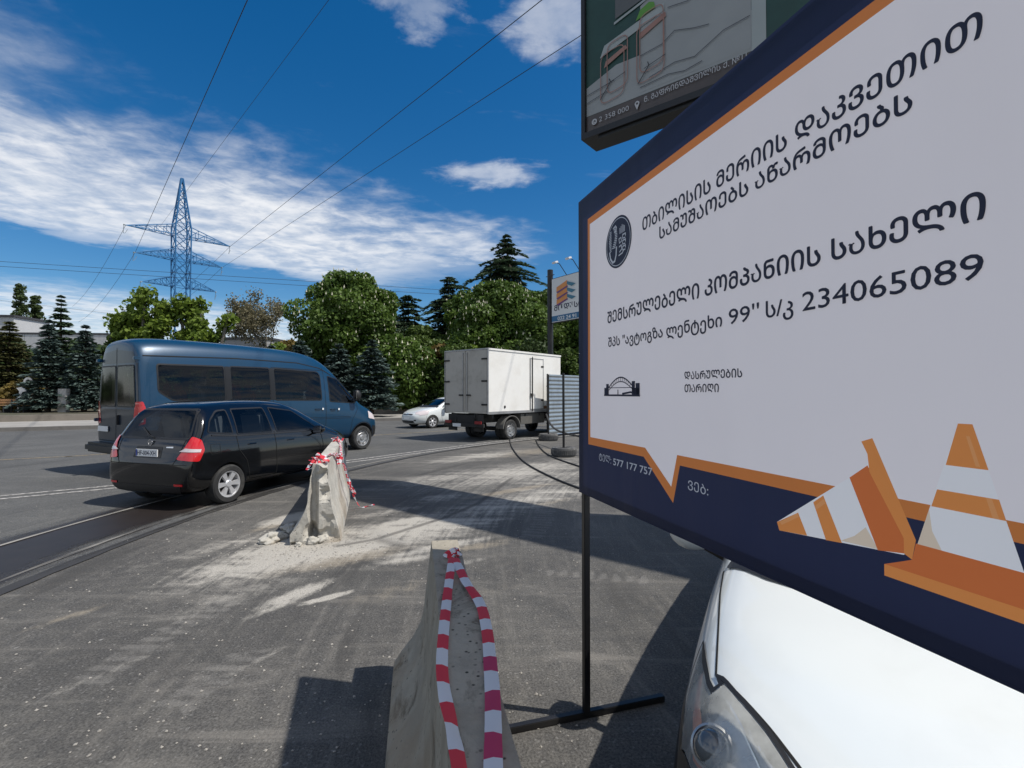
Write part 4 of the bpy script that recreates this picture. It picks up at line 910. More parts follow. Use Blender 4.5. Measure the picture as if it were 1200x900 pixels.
# ================================================================== THE BIG SIGN
def cloth_fn(g, b, tc, c):
    n = g.noise(g.mapping(tc, (3.2, 1, .8)), 1.0, 2, .4, .3); f = g.noise(g.mapping(tc, (60, 1, 6)), 1.5, 3, .6)
    g.put(b.inputs['Normal'], g.bump(g.math('ADD', g.math('MULTIPLY', n, 1.), g.math('MULTIPLY', f, .01)), .45, .07)); out = g.n['Material Output']
    t = g.node('ShaderNodeBsdfTranslucent'); g.put(t.inputs[0], c); mx = g.node('ShaderNodeMixShader'); mx.inputs[0].default_value = .27; g.l.new(b.outputs[0], mx.inputs[1]); g.l.new(t.outputs[0], mx.inputs[2]); g.l.new(mx.outputs[0], out.inputs[0])
NAVY = mat('banner_navy', (.016, .022, .06), .55, var=.06, fn=cloth_fn); ORANGE = mat('banner_orange', (.56, .19, .05), .6, var=.05, fn=cloth_fn); FRAMEB = mat('black_steel', (.012, .012, .013), .4, metal=.2, dirt=(.05, .045, .04), damt=.4)
BANW = mat('banner_white', (.80, .76, .78), .6, var=.02, fn=cloth_fn, spec=.3)
INK = mat('banner_ink', (.018, .02, .045), .6, var=.02); GREYW = mat('print_white', (.68, .68, .70), .6, var=.03); CREAM = mat('print_cream', (.72, .60, .47), .6, var=.03, fn=cloth_fn); ORD = mat('print_deep_orange', (.60, .16, .045), .6, var=.05, fn=cloth_fn); ORL = mat('print_light_orange', (.72, .32, .12), .6, var=.05, fn=cloth_fn); ORC = mat('print_orange', (.70, .26, .07), .6, var=.05, fn=cloth_fn)
def big_sign():
    dv = Vector((.292, -.9564)); t = thing('construction_sign', 'large white and navy construction sign in Georgian on a black steel frame at the right', 'sign', (.385, 2.594, 0), math.atan2(dv.y, dv.x))
    W, Z0, Z1 = 2.46, 1.168, 2.69; S0 = -.035; y = -.020
    for s in (.0, 2.40): MB().span((s - .018, -.016, 0.02), (s + .018, .016, Z1 - .01)).build('post', FRAMEB, t, bevel=.003)
    for s in (.0, 2.40): MB().span((s - .017, -.46, .002), (s + .017, .46, .034)).build('foot', FRAMEB, t, bevel=.003)
    f = MB(); f.span((S0, -.018, Z0), (W, .018, Z0 + .035)).span((S0, -.018, Z1 - .035), (W, .018, Z1)).span((S0, -.0175, Z0 + .0352), (S0 + .03, .0175, Z1 - .0352)).span((W - .03, -.0175, Z0 + .0352), (W, .0175, Z1 - .0352)).build('frame', FRAMEB, t, bevel=.003)
    field = [(.098, 1.456), (.599, 1.456), (.775, 1.33), (.812, 1.452), (W - .10, 1.452), (W - .10, 2.533), (.098, 2.533)]
    outer = [(.074, 1.418), (.588, 1.418), (.786, 1.272), (.828, 1.416), (W - .07, 1.416), (W - .07, 2.566), (.074, 2.566)]
    edge = [(S0 - .003, Z0 - .006), (W + .003, Z0 - .006), (W + .003, Z1 + .004), (S0 - .003, Z1 + .004)]
    PCS = [('banner', edge, NAVY, None), ('orange_border', outer, ORANGE, None), ('white_field', field, BANW, None)]
    hem = MB(); hem.span((S0 - .006, y - .001, Z0 - .012), (W, y + .022, Z0 - .0065)); hem.build('hem', NAVY, t)
    yy = y - .0012
    lettering(t, GEO('თბილისის მერიის დაკვეთით'), .588, 1.752, 2.345, .052, yy, INK, .003, wt=.0022)
    lettering(t, GEO('სამუშაოებს აწარმოებს'), .708, 1.628, 2.274, .048, yy, INK, .003, wt=.0022)
    lettering(t, GEO('შემსრულებელი კომპანიის სახელი'), .283, 1.752, 2.004, .053, yy, INK, .004, wt=.0024)
    for tx, a, b_, bo, rf, hh in (("შპს ''ავტოგზა ლენტეხი", .290, 1.052, .006, 'ი', .031), ("99''", 1.083, 1.206, -.004, '9', .047), ('ს/კ', 1.232, 1.325, .004, 'ს', .047), ('234065089', 1.354, 1.748, -.004, '9', .048)): lettering(t, tx, a, b_, 1.893, hh, yy, INK, bo, ref=rf, wt=.0016)
    lettering(t, GEO('დასრულების'), .859, 1.138, 1.727, .027, yy, INK, .004, wt=.0012); lettering(t, GEO('თარიღი'), .859, 1.035, 1.682, .027, yy, INK, .004, wt=.0012)
    lettering(t, GEO('ტელ:'), .195, .315, 1.352, .034, yy, GREYW, -.004); lettering(t, '577 177 757', .335, .652, 1.350, .030, yy, GREYW, .012, ref='7')
    lettering(t, GEO('ვებ:'), .875, .982, 1.338, .034, yy, GREYW, 0.)
    # round emblem
    e = thing('emblem', '', '', (.388, yy, 2.358)); e.parent = t; Q = lambda r, k=48: [(r * math.cos(2 * math.pi * i / k), r * math.sin(2 * math.pi * i / k)) for i in range(k)]
    flat(e, 'disc', Q(.116), -.0002, INK)
    mb = MB(); q = Q(.107); q2 = Q(.1035); n = len(q); mb.add([(a, -.0008, b_) for a, b_ in q + q2], [(i, (i + 1) % n, (i + 1) % n + n, i + n) for i in range(n)]); mb.build('ring', GREYW, e, smooth=0)
    mb = MB()
    for k in range(13): # ribbed left figure
        zz = .062 - k * .0075; stroke(mb, [(-.083 + .003 * abs(k - 6) * .5, zz), (-.062, zz + .002)], .0042, -.0009); stroke(mb, [(-.045 + .018 * math.sin(k * .3), zz + .012), (-.020 + .012 * math.sin(k * .3), zz + .010)], .0042, -.0009)
    stroke(mb, [(-.078, -.030), (-.070, -.060), (-.050, -.082), (-.030, -.080), (-.018, -.055), (-.014, -.020)], .010, -.0010); stroke(mb, [(-.040, .075), (-.022, .080), (-.012, .068), (-.020, .055), (-.034, .052)], .005, -.0011)
    for k in range(5): stroke(mb, [(.018 + k * .010, .066 - abs(k - 2) * .005), (.018 + k * .010, .032)], .005, -.0012)
    for zz in (.020, -.006, -.032): stroke(mb, [(.042, zz), (.066, zz), (.066, zz - .010)], .006, -.0013); stroke(mb, [(.042, zz), (.042, zz - .016), (.064, zz - .018)], .005, -.0014)
    stroke(mb, [(.010, .010), (.028, .012), (.032, -.006), (.014, -.010), (.010, .010)], .005, -.0015); stroke(mb, [(.012, -.026), (.030, -.022), (.034, -.042), (.016, -.050)], .006, -.0016); stroke(mb, [(.008, -.064), (.040, -.060), (.052, -.050)], .006, -.0017)
    mb.build('monogram', GREYW, e, smooth=0)
    # small bridge picture
    mb = MB(); x0, z0 = .252, 1.664
    def pt(a, b_): return (x0 + a * .311, z0 + b_ * .09)
    arcp = [pt(.10 + .78 * i / 14, .35 + .58 * math.sin(math.pi * i / 14)) for i in range(15)]; arc2 = [pt(.14 + .70 * i / 14, .30 + .42 * math.sin(math.pi * i / 14)) for i in range(15)]
    stroke(mb, arcp, .006, yy); stroke(mb, arc2, .004, yy - .0003)
    for i in range(1, 14): stroke(mb, [arcp[i], arc2[i]], .003, yy - .0005)
    for a0, a1, h in ((0, .12, .42), (.06, .14, .62), (.80, .88, .72), (.90, 1., .62), (.80, 1., .4)): mb.add([(pt(a0, 0)[0], yy - .0007, z0), (pt(a1, 0)[0], yy - .0007, z0), (pt(a1, 0)[0], yy - .0007, z0 + h * .09), (pt(a0, 0)[0], yy - .0007, z0 + h * .09)], [(0, 1, 2, 3)])
    stroke(mb, [pt(0, .04), pt(1, .04)], .008, yy - .0009); stroke(mb, [pt(.1, .42), pt(.85, .42)], .003, yy - .0011); stroke(mb, [pt(.42, .08), pt(.42, .3)], .007, yy - .0013); stroke(mb, [pt(.55, .12), pt(.78, .2), pt(.86, .12)], .008, yy - .0015)
    mb.build('bridge_picture', INK, t, smooth=0)
    # traffic cones printed at the lower right
    c = thing('printed_cones', '', '', (0, 0, 0)); c.parent = t
    WCONE = mat('print_bright_white', (.80, .80, .82), .6, var=.02, fn=cloth_fn)
    def F(name, poly, m): PCS.append((name, poly, m, c))
    F('cone_outline', [(1.264, 1.321), (1.272, 1.300), (1.544, 1.329), (1.60, 1.335), (1.624, 1.373), (1.535, 1.577), (1.509, 1.567), (1.523, 1.54), (1.523, 1.514), (1.479, 1.479)], WCONE)
    F('cone_tip', [(1.264, 1.321), (1.272, 1.300), (1.361, 1.310), (1.334, 1.363)], ORC); F('cone_tip_highlight', [(1.274, 1.324), (1.280, 1.317), (1.336, 1.352), (1.331, 1.361)], ORL)
    F('cone_stripe', [(1.380, 1.400), (1.409, 1.423), (1.458, 1.319), (1.415, 1.314)], ORC); F('cone_stripe_highlight', [(1.385, 1.392), (1.389, 1.383), (1.414, 1.404), (1.411, 1.416)], ORL)
    F('cone_foot', [(1.455, 1.324), (1.545, 1.330), (1.517, 1.372), (1.49, 1.345)], CREAM)
    F('cone_collar', [(1.479, 1.479), (1.523, 1.514), (1.530, 1.50), (1.610, 1.36), (1.6, 1.338), (1.544, 1.328)], ORD); F('cone_base_edge', [(1.509, 1.567), (1.535, 1.577), (1.624, 1.373), (1.616, 1.33), (1.600, 1.338), (1.600, 1.37), (1.527, 1.50), (1.523, 1.54)], ORC)
    F('cone_body', [(1.703, 1.620), (1.727, 1.620), (1.800, 1.366), (1.627, 1.366)], WCONE)
    F('cone_tip', [(1.703, 1.620), (1.727, 1.620), (1.751, 1.537), (1.681, 1.537)], ORC); F('cone_tip_highlight', [(1.716, 1.597), (1.722, 1.597), (1.738, 1.541), (1.731, 1.541)], ORL)
    F('cone_stripe', [(1.665, 1.486), (1.766, 1.486), (1.776, 1.450), (1.654, 1.450)], ORC); F('cone_stripe_highlight', [(1.746, 1.486), (1.755, 1.486), (1.766, 1.450), (1.756, 1.450)], ORL)
    F('cone_foot', [(1.627, 1.366), (1.650, 1.442), (1.655, 1.40), (1.672, 1.366)], CREAM)
    F('cone_base', [(1.624, 1.366), (1.86, 1.366), (1.93, 1.302), (1.558, 1.302), (1.600, 1.322), (1.616, 1.33)], ORD); F('cone_base_edge', [(1.558, 1.302), (1.93, 1.302), (1.93, 1.277), (1.558, 1.277)], ORC)
    vc = []; fc = []
    for _, poly, _, _ in PCS: k = len(vc); vc += [Vector((a + random.uniform(-1e-5, 1e-5), b)) for a, b in poly]; fc.append(list(range(k, k + len(poly))))
    from mathutils.geometry import delaunay_2d_cdt
    ed = [(f[i], f[(i + 1) % len(f)]) for f in fc for i in range(len(f))]
    V, _, Fa, _, _, _ = delaunay_2d_cdt(vc, ed, [], 0, 1e-6)
    def inside(p, poly):
        r = False
        for (x0, y0), (x1, y1) in zip(poly, poly[1:] + poly[:1]):
            if (y0 > p[1]) != (y1 > p[1]) and p[0] < (x1 - x0) * (p[1] - y0) / (y1 - y0) + x0: r = not r
        return r
    top = []
    for f in Fa:
        cx = sum(V[v].x for v in f) / 3; cy = sum(V[v].y for v in f) / 3; top.append(max([k for k, q in enumerate(PCS) if inside((cx, cy), q[1])], default=-1))
    for k, (name, poly, m, par) in enumerate(PCS): # every printed colour is its own piece of the one sheet, nothing overlaps
        fs = [f for f, o in zip(Fa, top) if o == k]
        if not fs: continue
        ids = sorted({v for f in fs for v in f}); mp = {v: q for q, v in enumerate(ids)}
        me = bpy.data.meshes.new(name); me.from_pydata([(V[v].x, y, V[v].y) for v in ids], [], [[mp[v] for v in f] for f in fs]); link(name, me, par or t, m)
    return t
big_sign()

# ================================================================== BILLBOARD LIGHT BOX
def billboard():
    dv = Vector((.777, -.63)).normalized(); t = thing('billboard', 'big dark advertising light box with a kitchen picture, high above the white construction sign', 'billboard', (1.169, 8.30, 0), math.atan2(dv.y, dv.x)); W = 8.0; Z0, Z1 = 5.95, 9.6
    BK = mat('lightbox_black', (.012, .013, .014), .5, var=.2)
    f = MB(); f.span((0, 0, Z0), (W, .52, Z0 + .10)).span((0, 0, Z1 - .10), (W, .52, Z1)).span((0, .002, Z0 + .101), (.07, .52, Z1 - .101)).span((W - .07, .002, Z0 + .101), (W, .52, Z1 - .101)).span((.071, .06, Z0 + .101), (W - .071, .5, Z1 - .101))
    f.build('casing', BK, t); MB().span((.3, .05, Z0 - .05), (W - .3, .09, Z0 - .003)).build('lamp_rail', BK, t)
    MB().tube([(4, .27, 0), (4, .27, Z0 - .003)], .23, 16).build('pole', mat('grey_pole_paint', (.2, .2, .21), .5), t); MB().box((4, .27, .04), (.9, .9, .08)).build('base_plate', BK, t)
    GRN = mat('print_dark_green', (.012, .055, .042), .5, var=.3); WAL = mat('print_walnut', (.075, .06, .052), .3, var=.25, vscale=6); G = mat('print_marble', (.30, .31, .30), .5, var=.12, vscale=2); G2 = mat('print_pale_panel', (.34, .37, .355), .5, var=.06); BLK = mat('print_black', (.012, .012, .012), .4); PK = mat('print_copper', (.32, .17, .13), .4); LG = mat('print_leaf_green', (.10, .28, .03), .4); TXW = mat('print_text_grey', (.48, .48, .48), .5)
    d = [.058]
    def F(name, poly, m): d[0] -= .0022; return flat(t, name, poly, d[0], m)
    F('picture', [(.075, Z0 + .1), (W - .075, Z0 + .1), (W - .075, Z1 - .1), (.075, Z1 - .1)], GRN)
    F('picture_strip', [(.075, Z0 + .1), (W - .075, Z0 + .1), (W - .075, 6.33), (.075, 6.33)], WAL)
    F('picture_floor', [(.08, 6.335), (2.66, 6.335), (2.66, 6.9), (.63, 7.0), (.08, 6.82)], G)
    F('picture_marble', [(1.05, 6.9), (1.05, 7.75), (1.47, 7.95), (1.47, 9.4), (2.655, 9.4), (2.655, 6.38), (1.05, 6.38)], G)
    F('picture_panel', [(2.66, 6.27), (2.84, 6.27), (2.84, 9.4), (2.66, 9.4)], G2)
    F('picture_counter', [(.34, 7.22), (.42, 7.40), (1.44, 7.62), (1.44, 7.50)], G2); F('picture_cabinet', [(.62, 7.75), (1.12, 7.85), (1.12, 9.3), (.62, 9.3)], mat('print_grey', (.10, .105, .10), .4)); F('picture_oven', [(1.14, 7.86), (1.40, 7.9), (1.40, 9.3), (1.14, 9.3)], BLK)
    F('picture_shelf', [(.60, 7.66), (1.44, 7.86), (1.44, 7.90), (.60, 7.70)], G2)
    F('picture_plant', [(.98, 7.54), (1.05, 7.68), (1.2, 7.74), (1.28, 7.70), (1.3, 7.60)], LG)
    F('seat_print', [(.45, 7.12), (.80, 7.24), (.84, 7.18), (.42, 7.02)], PK); F('seat_print', [(1.06, 7.32), (1.46, 7.46), (1.47, 7.38), (1.05, 7.22)], PK)
    mb = MB(); yv = d[0] - .002; rs = random.Random(5)
    for a in ([(1.05, 6.95), (1.4, 6.98), (1.6, 7.1), (1.9, 7.0), (2.1, 6.96)], [(1.5, 7.5), (1.8, 7.45), (2.0, 7.55), (2.3, 7.5)], [(1.2, 6.55), (1.6, 6.62), (1.9, 6.58), (2.3, 6.78), (2.64, 6.82)], [(1.05, 6.45), (1.5, 6.48), (1.75, 6.43), (2.0, 6.47)], [(2.0, 8.0), (2.3, 8.2), (2.6, 8.1)], [(.1, 6.68), (.6, 6.75)], [(.1, 6.55), (.5, 6.62)]): stroke(mb, a, .012, yv)
    mb.build('picture_vein', mat('print_vein', (.07, .07, .07), .4), t, smooth=0)
    mb = MB()
    for x, z, w in ((.36, 6.42, .42), (.48, 6.55, .36), (1.0, 6.50, .44), (1.05, 6.65, .38)):
        h = .82 + .1 * (x > .9); stroke(mb, round_poly([(x, z), (x + w, z + .06), (x + w, z + h + .05), (x, z + h)], .12, 4) + [(x, z + .1)], .014, d[0] - .0045); d[0] -= .0008
    mb.build('picture_stools', PK, t, smooth=0); mb = MB()
    for x in (.36, 1.02):
        stroke(mb, [(x, 6.52), (x + .18, 6.74), (x + .16, 6.8)], .014, d[0] - .006); stroke(mb, [(x + .1, 6.72), (x + .44, 6.80)], .010, d[0] - .0065)
    mb.build('picture_stool_shadow', BLK, t, smooth=0); yt = d[0] - .004
    lettering(t, '2 358 000', .33, .86, 6.155, .080, yt, TXW, -.008, ref='0', slope=.01); lettering(t, GEO('ნ. გაფრინდაშვილის ქ. №11'), 1.12, 2.60, 6.19, .080, yt, TXW, .0, ref='1', slope=.035)
    mb = MB(); cx, cz = .24, 6.19; q = [(cx + .05 * math.cos(i * .5236), cz + .05 * math.sin(i * .5236)) for i in range(12)]; q2 = [(cx + .028 * math.cos(i * .5236), cz + .028 * math.sin(i * .5236)) for i in range(12)]
    mb.add([(a, yt, b) for a, b in q + q2], [(i, (i + 1) % 12, (i + 1) % 12 + 12, i + 12) for i in range(12)]); stroke(mb, [(cx - .01, cz + .02), (cx - .01, cz - .01), (cx + .02, cz - .015)], .012, yt - .0005); mb.build('phone_symbol', TXW, t, smooth=0)
    mb = MB(); cx, cz = 1.0, 6.215; q = [(cx + .04 * math.cos(R(a)), cz + .04 * math.sin(R(a))) for a in range(-30, 211, 24)] + [(cx, cz - .10)]; q2 = [(cx + (a - cx) * .45, cz + (b - cz) * .45) for a, b in q[:-1]] + [(cx, cz - .02)]; n = len(q)
    mb.add([(a, yt, b) for a, b in q + q2], [(i, (i + 1) % n, (i + 1) % n + n, i + n) for i in range(n)]); mb.build('pin_symbol', TXW, t, smooth=0)
billboard()

# ================================================================== ROADSIDE SIGN, FENCE, POLES, CABLES
def road_sign():
    dv = Vector((.59, -.8)).normalized(); t = thing('roadside_sign', 'white company sign with an orange zigzag logo on a black post behind the truck', 'sign', (1.87, 24.15, 0), math.atan2(dv.y, dv.x))
    MB().tube([(0, 0, 0), (0, 0, 7.68)], .14, 12).build('post', FRAMEB, t); x0 = .20; z0, z1 = 5.03, 7.19; W = 2.25
    MB().span((x0, -.09, z0), (x0 + W, .09, z1)).build('casing', FRAMEB, t, bevel=.01); yy = -.0915; WH = mat('sign_white', (.62, .62, .60), .5, var=.03)
    flat(t, 'sign_face', [(x0 + .03, z0 + .03), (x0 + W - .03, z0 + .03), (x0 + W - .03, z1 - .03), (x0 + .03, z1 - .03)], yy - .002, WH)
    flat(t, 'blue_strip', [(x0 + .03, z0 + .06), (x0 + W - .03, z0 + .06), (x0 + W - .03, z0 + .33), (x0 + .03, z0 + .33)], yy - .006, mat('sign_blue', (.02, .11, .22), .5))
    for k in range(3):
        z = 5.98 + k * .30; flat(t, 'logo_band', [(x0 + .38, z + .13), (x0 + .38, z - .10), (x0 + 1.13, z + .10), (x0 + 1.13, z + .36)], yy - .010 - .003 * k, mat('sign_orange', (.62, .24, .06), .5)); flat(t, 'logo_band', [(x0 + .38, z - .10), (x0 + .48, z - .17), (x0 + 1.2, z + .05), (x0 + 1.13, z + .10)], yy - .020 - .003 * k, mat('sign_purple', (.13, .05, .16), .5))
        flat(t, 'logo_band', [(x0 + 1.13, z + .30), (x0 + 1.13, z + .16), (x0 + 1.45, z + .02), (x0 + 1.72, z + .10)], yy - .030 - .003 * k, mat('sign_teal', (.05, .17, .24), .5))
    lettering(t, GEO('მოდუსი'), x0 + .2, x0 + 2.1, 5.60, .27, yy - .006, INK, .02); lettering(t, '032 24 91 91', x0 + .45, x0 + 2.15, z0 + .10, .17, yy - .010, WH, .02, ref='0')
    for x in (x0 + 1.0, x0 + 1.9):
        l = MB().tube([(x, 0, z1), (x - .02, -.45, z1 + .48), (x - .02, -.6, z1 + .5)], .018, 6).build('lamp_arm', FRAMEB, t); MB().box((x - .02, -.72, z1 + .50), (.26, .2, .10), rx=R(20)).build('lamp_head', GREYW, l, bevel=.02)
    MB().tube([(-.3, 0, 7.4), (.3, 0, 7.4)], .02, 6).build('crossbar', FRAMEB, t)
road_sign()
GALV = mat('galvanised_sheet', (.42, .46, .48), .32, .75, var=.12, dirt=(.2, .2, .19), damt=.35)
def sheet_fence():
    dv = Vector((.67, .742)).normalized(); t = thing('sheet_metal_fence', 'ribbed galvanised sheet metal fence behind the poles standing in tyres', 'fence', (1.36, 18.5, 0), math.atan2(dv.y, dv.x)); L = 1.5
    for k in range(5):
        mb = MB(); n = 15 * 8; prof = []
        for i in range(n + 1):
            z = .09 + 2.27 * i / n; ph = (i % 8) / 8; prof.append((.016 * math.sin(2 * math.pi * ph) * (1 if ph < .5 else .4), z))
        vs = [(x, y, z) for x in (k * L, (k + 1) * L + .03) for y, z in prof] ; vs += [(x, y + .003, z) for x, y, z in vs]; m = n + 1; o = 2 * m
        fs = [(i, i + 1, m + i + 1, m + i) for i in range(n)] + [(o + i, o + m + i, o + m + i + 1, o + i + 1) for i in range(n)] + [(i, o + i, o + i + 1, i + 1) for i in range(n)] + [(m + i, m + i + 1, o + m + i + 1, o + m + i) for i in range(n)]
        q = mb.add([(x, y + .004 * (k % 2), z) for x, y, z in vs], fs).build('sheet_panel', GALV, t, smooth=30)
    for k in range(6): MB().span((k * L - .02, .03, 0), (k * L + .02, .07, 2.38)).build('post', FRAMEB, t)
    for z in (.5, 1.9): MB().span((0, .0705, z), (5 * L, .10, z + .04)).build('rail', FRAMEB, t)
sheet_fence()
TYREG = mat('dusty_old_tyre', (.075, .075, .075), .9, bump=.5, bscale=30, dirt=(.24, .23, .21), dscale=4, damt=.7)
def pole_stand(label, px, py, top, r, tip):
    x, y = at(px, py); t = thing('pole_stand', label, 'pole', (x, y + r * .9, 0), rng.uniform(0, 3), 'poles standing in old tyres'); h = .24
    MB().lathe([(r * .58, .03), (r * .72, 0), (r * .93, .01), (r, h * .25), (r, h * .75), (r * .93, h - .01), (r * .72, h), (r * .58, h - .03)], 36, closed=True).build('tyre', TYREG, t)
    tr = MB()
    for i in range(36): a = i * math.pi / 18; tr.box((r * 1.0 * math.cos(a), r * 1.0 * math.sin(a), h * .5), (.02, .035, h * .5), rz=a)
    tr.build('tread_block', TYREG, t, kind='stuff'); MB().lathe([(0, h * .8), (r * .56, h * .78), (r * .56, .02)], 24).build('concrete_fill', CONCL, t); MB().tube([(0, 0, h * .7), (tip, 0, top)], .032, 10).build('pole', FRAMEB, t); return t
pole_stand('nearer black pole standing in an old tyre, in front of the metal fence', 662, 536, 2.2, .33, .02)
pole_stand('farther black pole standing in an old tyre at the left end of the metal fence', 643.5, 517, 2.32, .34, .02)
CAB = mat('black_cable', (.02, .02, .02), .6)
def cable(pts, r, label):
    P = [Vector(p) for p in pts]; S = []
    for i in range(len(P) - 1):
        a, b, c, d = P[max(i - 1, 0)], P[i], P[i + 1], P[min(i + 2, len(P) - 1)]
        for k in range(8): t = k / 8; S.append(.5 * (2 * b + (c - a) * t + (2 * a - 5 * b + 4 * c - d) * t * t + (3 * b - a - 3 * c + d) * t ** 3))
    S.append(P[-1]); tag(MB().tube(S, r, 6).build('cable', CAB, None), label, 'cable', 'black cables by the poles')
cable([(*at(597, 514), .02), (*at(600, 525), .02), (*at(613, 541), .02), (*at(640, 557), .02), (*at(684, 575), .02), (*at(760, 598), .02)], .018, 'longest black cable on the ground, starting at the rear wheel of the truck')
cable([(*at(628, 516), .02), (*at(632, 524), .02), (*at(645, 535), .02), (*at(684, 549), .02), (*at(740, 566), .02)], .018, 'black cable on the ground passing under the nearer pole')
bx, by = at(641, 520); cable([(bx + .0, by + .3, .95), (bx + .12, by - .4, .62), (bx + .35, by - 1.6, .50), (bx + .9, by - 3.2, .50), (bx + 2., by - 4.5, .62)], .03, 'thick black cable hanging from the farther pole towards the big sign')
# ================================================================== VEHICLES
def ring(zb, wb, lo, mid, belt, rail, top, wr=None):
    """bottom centre -> top centre; each a (half width, z)"""
    return [(0, zb), (wb, zb), lo, mid, belt, rail, (wr if wr else rail[0] * .55, top - .012), (0, top)]
def carpaint(name, col, metal=.0, rough=.28, dirt=None, damt=.3, coat=1.): return mat(name, col, rough, metal, var=.03, coat=coat, dirt=dirt, dscale=1.6, damt=damt, bump=.04, bscale=6, bdist=.01)
BLACKP = carpaint('black_car_paint', (.0015, .0017, .0025), rough=.12, dirt=(.003, .003, .003), damt=.3, coat=.6)
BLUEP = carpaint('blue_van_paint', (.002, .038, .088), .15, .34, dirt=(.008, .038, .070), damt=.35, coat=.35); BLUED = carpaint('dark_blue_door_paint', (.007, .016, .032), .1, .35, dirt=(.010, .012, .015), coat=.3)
WHITEP = carpaint('white_car_paint', (.655, .685, .675), rough=.3, dirt=(.54, .56, .54), damt=.35); CHROME = mat('chrome', (.75, .76, .78), .12, 1., var=.02)
RED = mat('red_lamp', (.55, .008, .012), .18, coat=1., var=.1); REDC = mat('clear_lamp', (.62, .55, .55), .15, coat=1.); FAB = mat('seat_fabric', (.06, .06, .065), .9); FABR = mat('red_seat_cover', (.5, .05, .04), .9); FABG = mat('grey_seat_fabric', (.30, .32, .34), .9)
SEALB = mat('window_seal', (.006, .006, .007), .45)
def side_set(bvh, root, wins, frw=.022, gl=GLASS):
    """window frames and panes on both sides; the opening cutters are made by the caller"""
    for fr in ('right', 'left'):
        for w in wins:
            f = patch(bvh, 'window_frame', w, fr, SEALB, root, off=.003, hole=offset_poly(w, frw)); patch(bvh, 'pane', offset_poly(w, frw - .004), fr, gl, f, off=.0015)
def win_cuts(wins, d0=2.9, d1=3.62, fr=('right', 'left'), inset=.02): return [(offset_poly(w, inset), f, d0, d1) for f in fr for w in wins]
def mirror_(root, x, y, z, m, s, sc=1.):
    b = bmesh.new(); bmesh.ops.create_uvsphere(b, u_segments=20, v_segments=12, radius=1)
    for v in b.verts:
        c = v.co; c.x *= (.09 if c.x < 0 else .13) * sc; c.y *= .115 * sc; c.z *= .085 * sc
        if c.x < -.05 * sc: c.x = -.05 * sc
    me = bpy.data.meshes.new('mirror'); b.to_mesh(me); b.free(); sharpen(me, 40); o = link('mirror', me, root, m); o.location = (x, s * y, z); o.rotation_euler.z = s * R(8)
    MB().box((-.052 * sc, 0, 0), (.004, .19 * sc, .13 * sc)).build('mirror_glass', CHROME, o, bevel=.001); MB().tube([(.02, 0, -.03), (.04, -s * .17, -.09)], .025 * sc, 8).build('mirror_arm', BLACK_PL, o)
    return o
def handle(root, x, y, z, s, m): MB().tube([(x - .09, s * y, z), (x - .07, s * (y + .025), z + .003), (x + .07, s * (y + .025), z + .003), (x + .09, s * y, z)], .011, 8).build('door_handle', m, root)
def plate(root, x, y, z, w, h, rz, txt, face=-1):
    """number plate; face -1 looks to the rear"""
    p = MB().box((0, 0, 0), (w, .012, h)).build('number_plate', WHITE_PL, root, bevel=.002); p.location = (x, y, z); p.rotation_euler.z = rz
    if txt: lettering(p, txt, -w * .42, w * .42, -h * .30, h * .6, -.0068, INK, .015, ref='H'); MB().box((-w * .46, -.0066, 0), (w * .06, .001, h * .9)).build('blue_stripe', mat('plate_blue', (.02, .05, .3), .5), p); return p

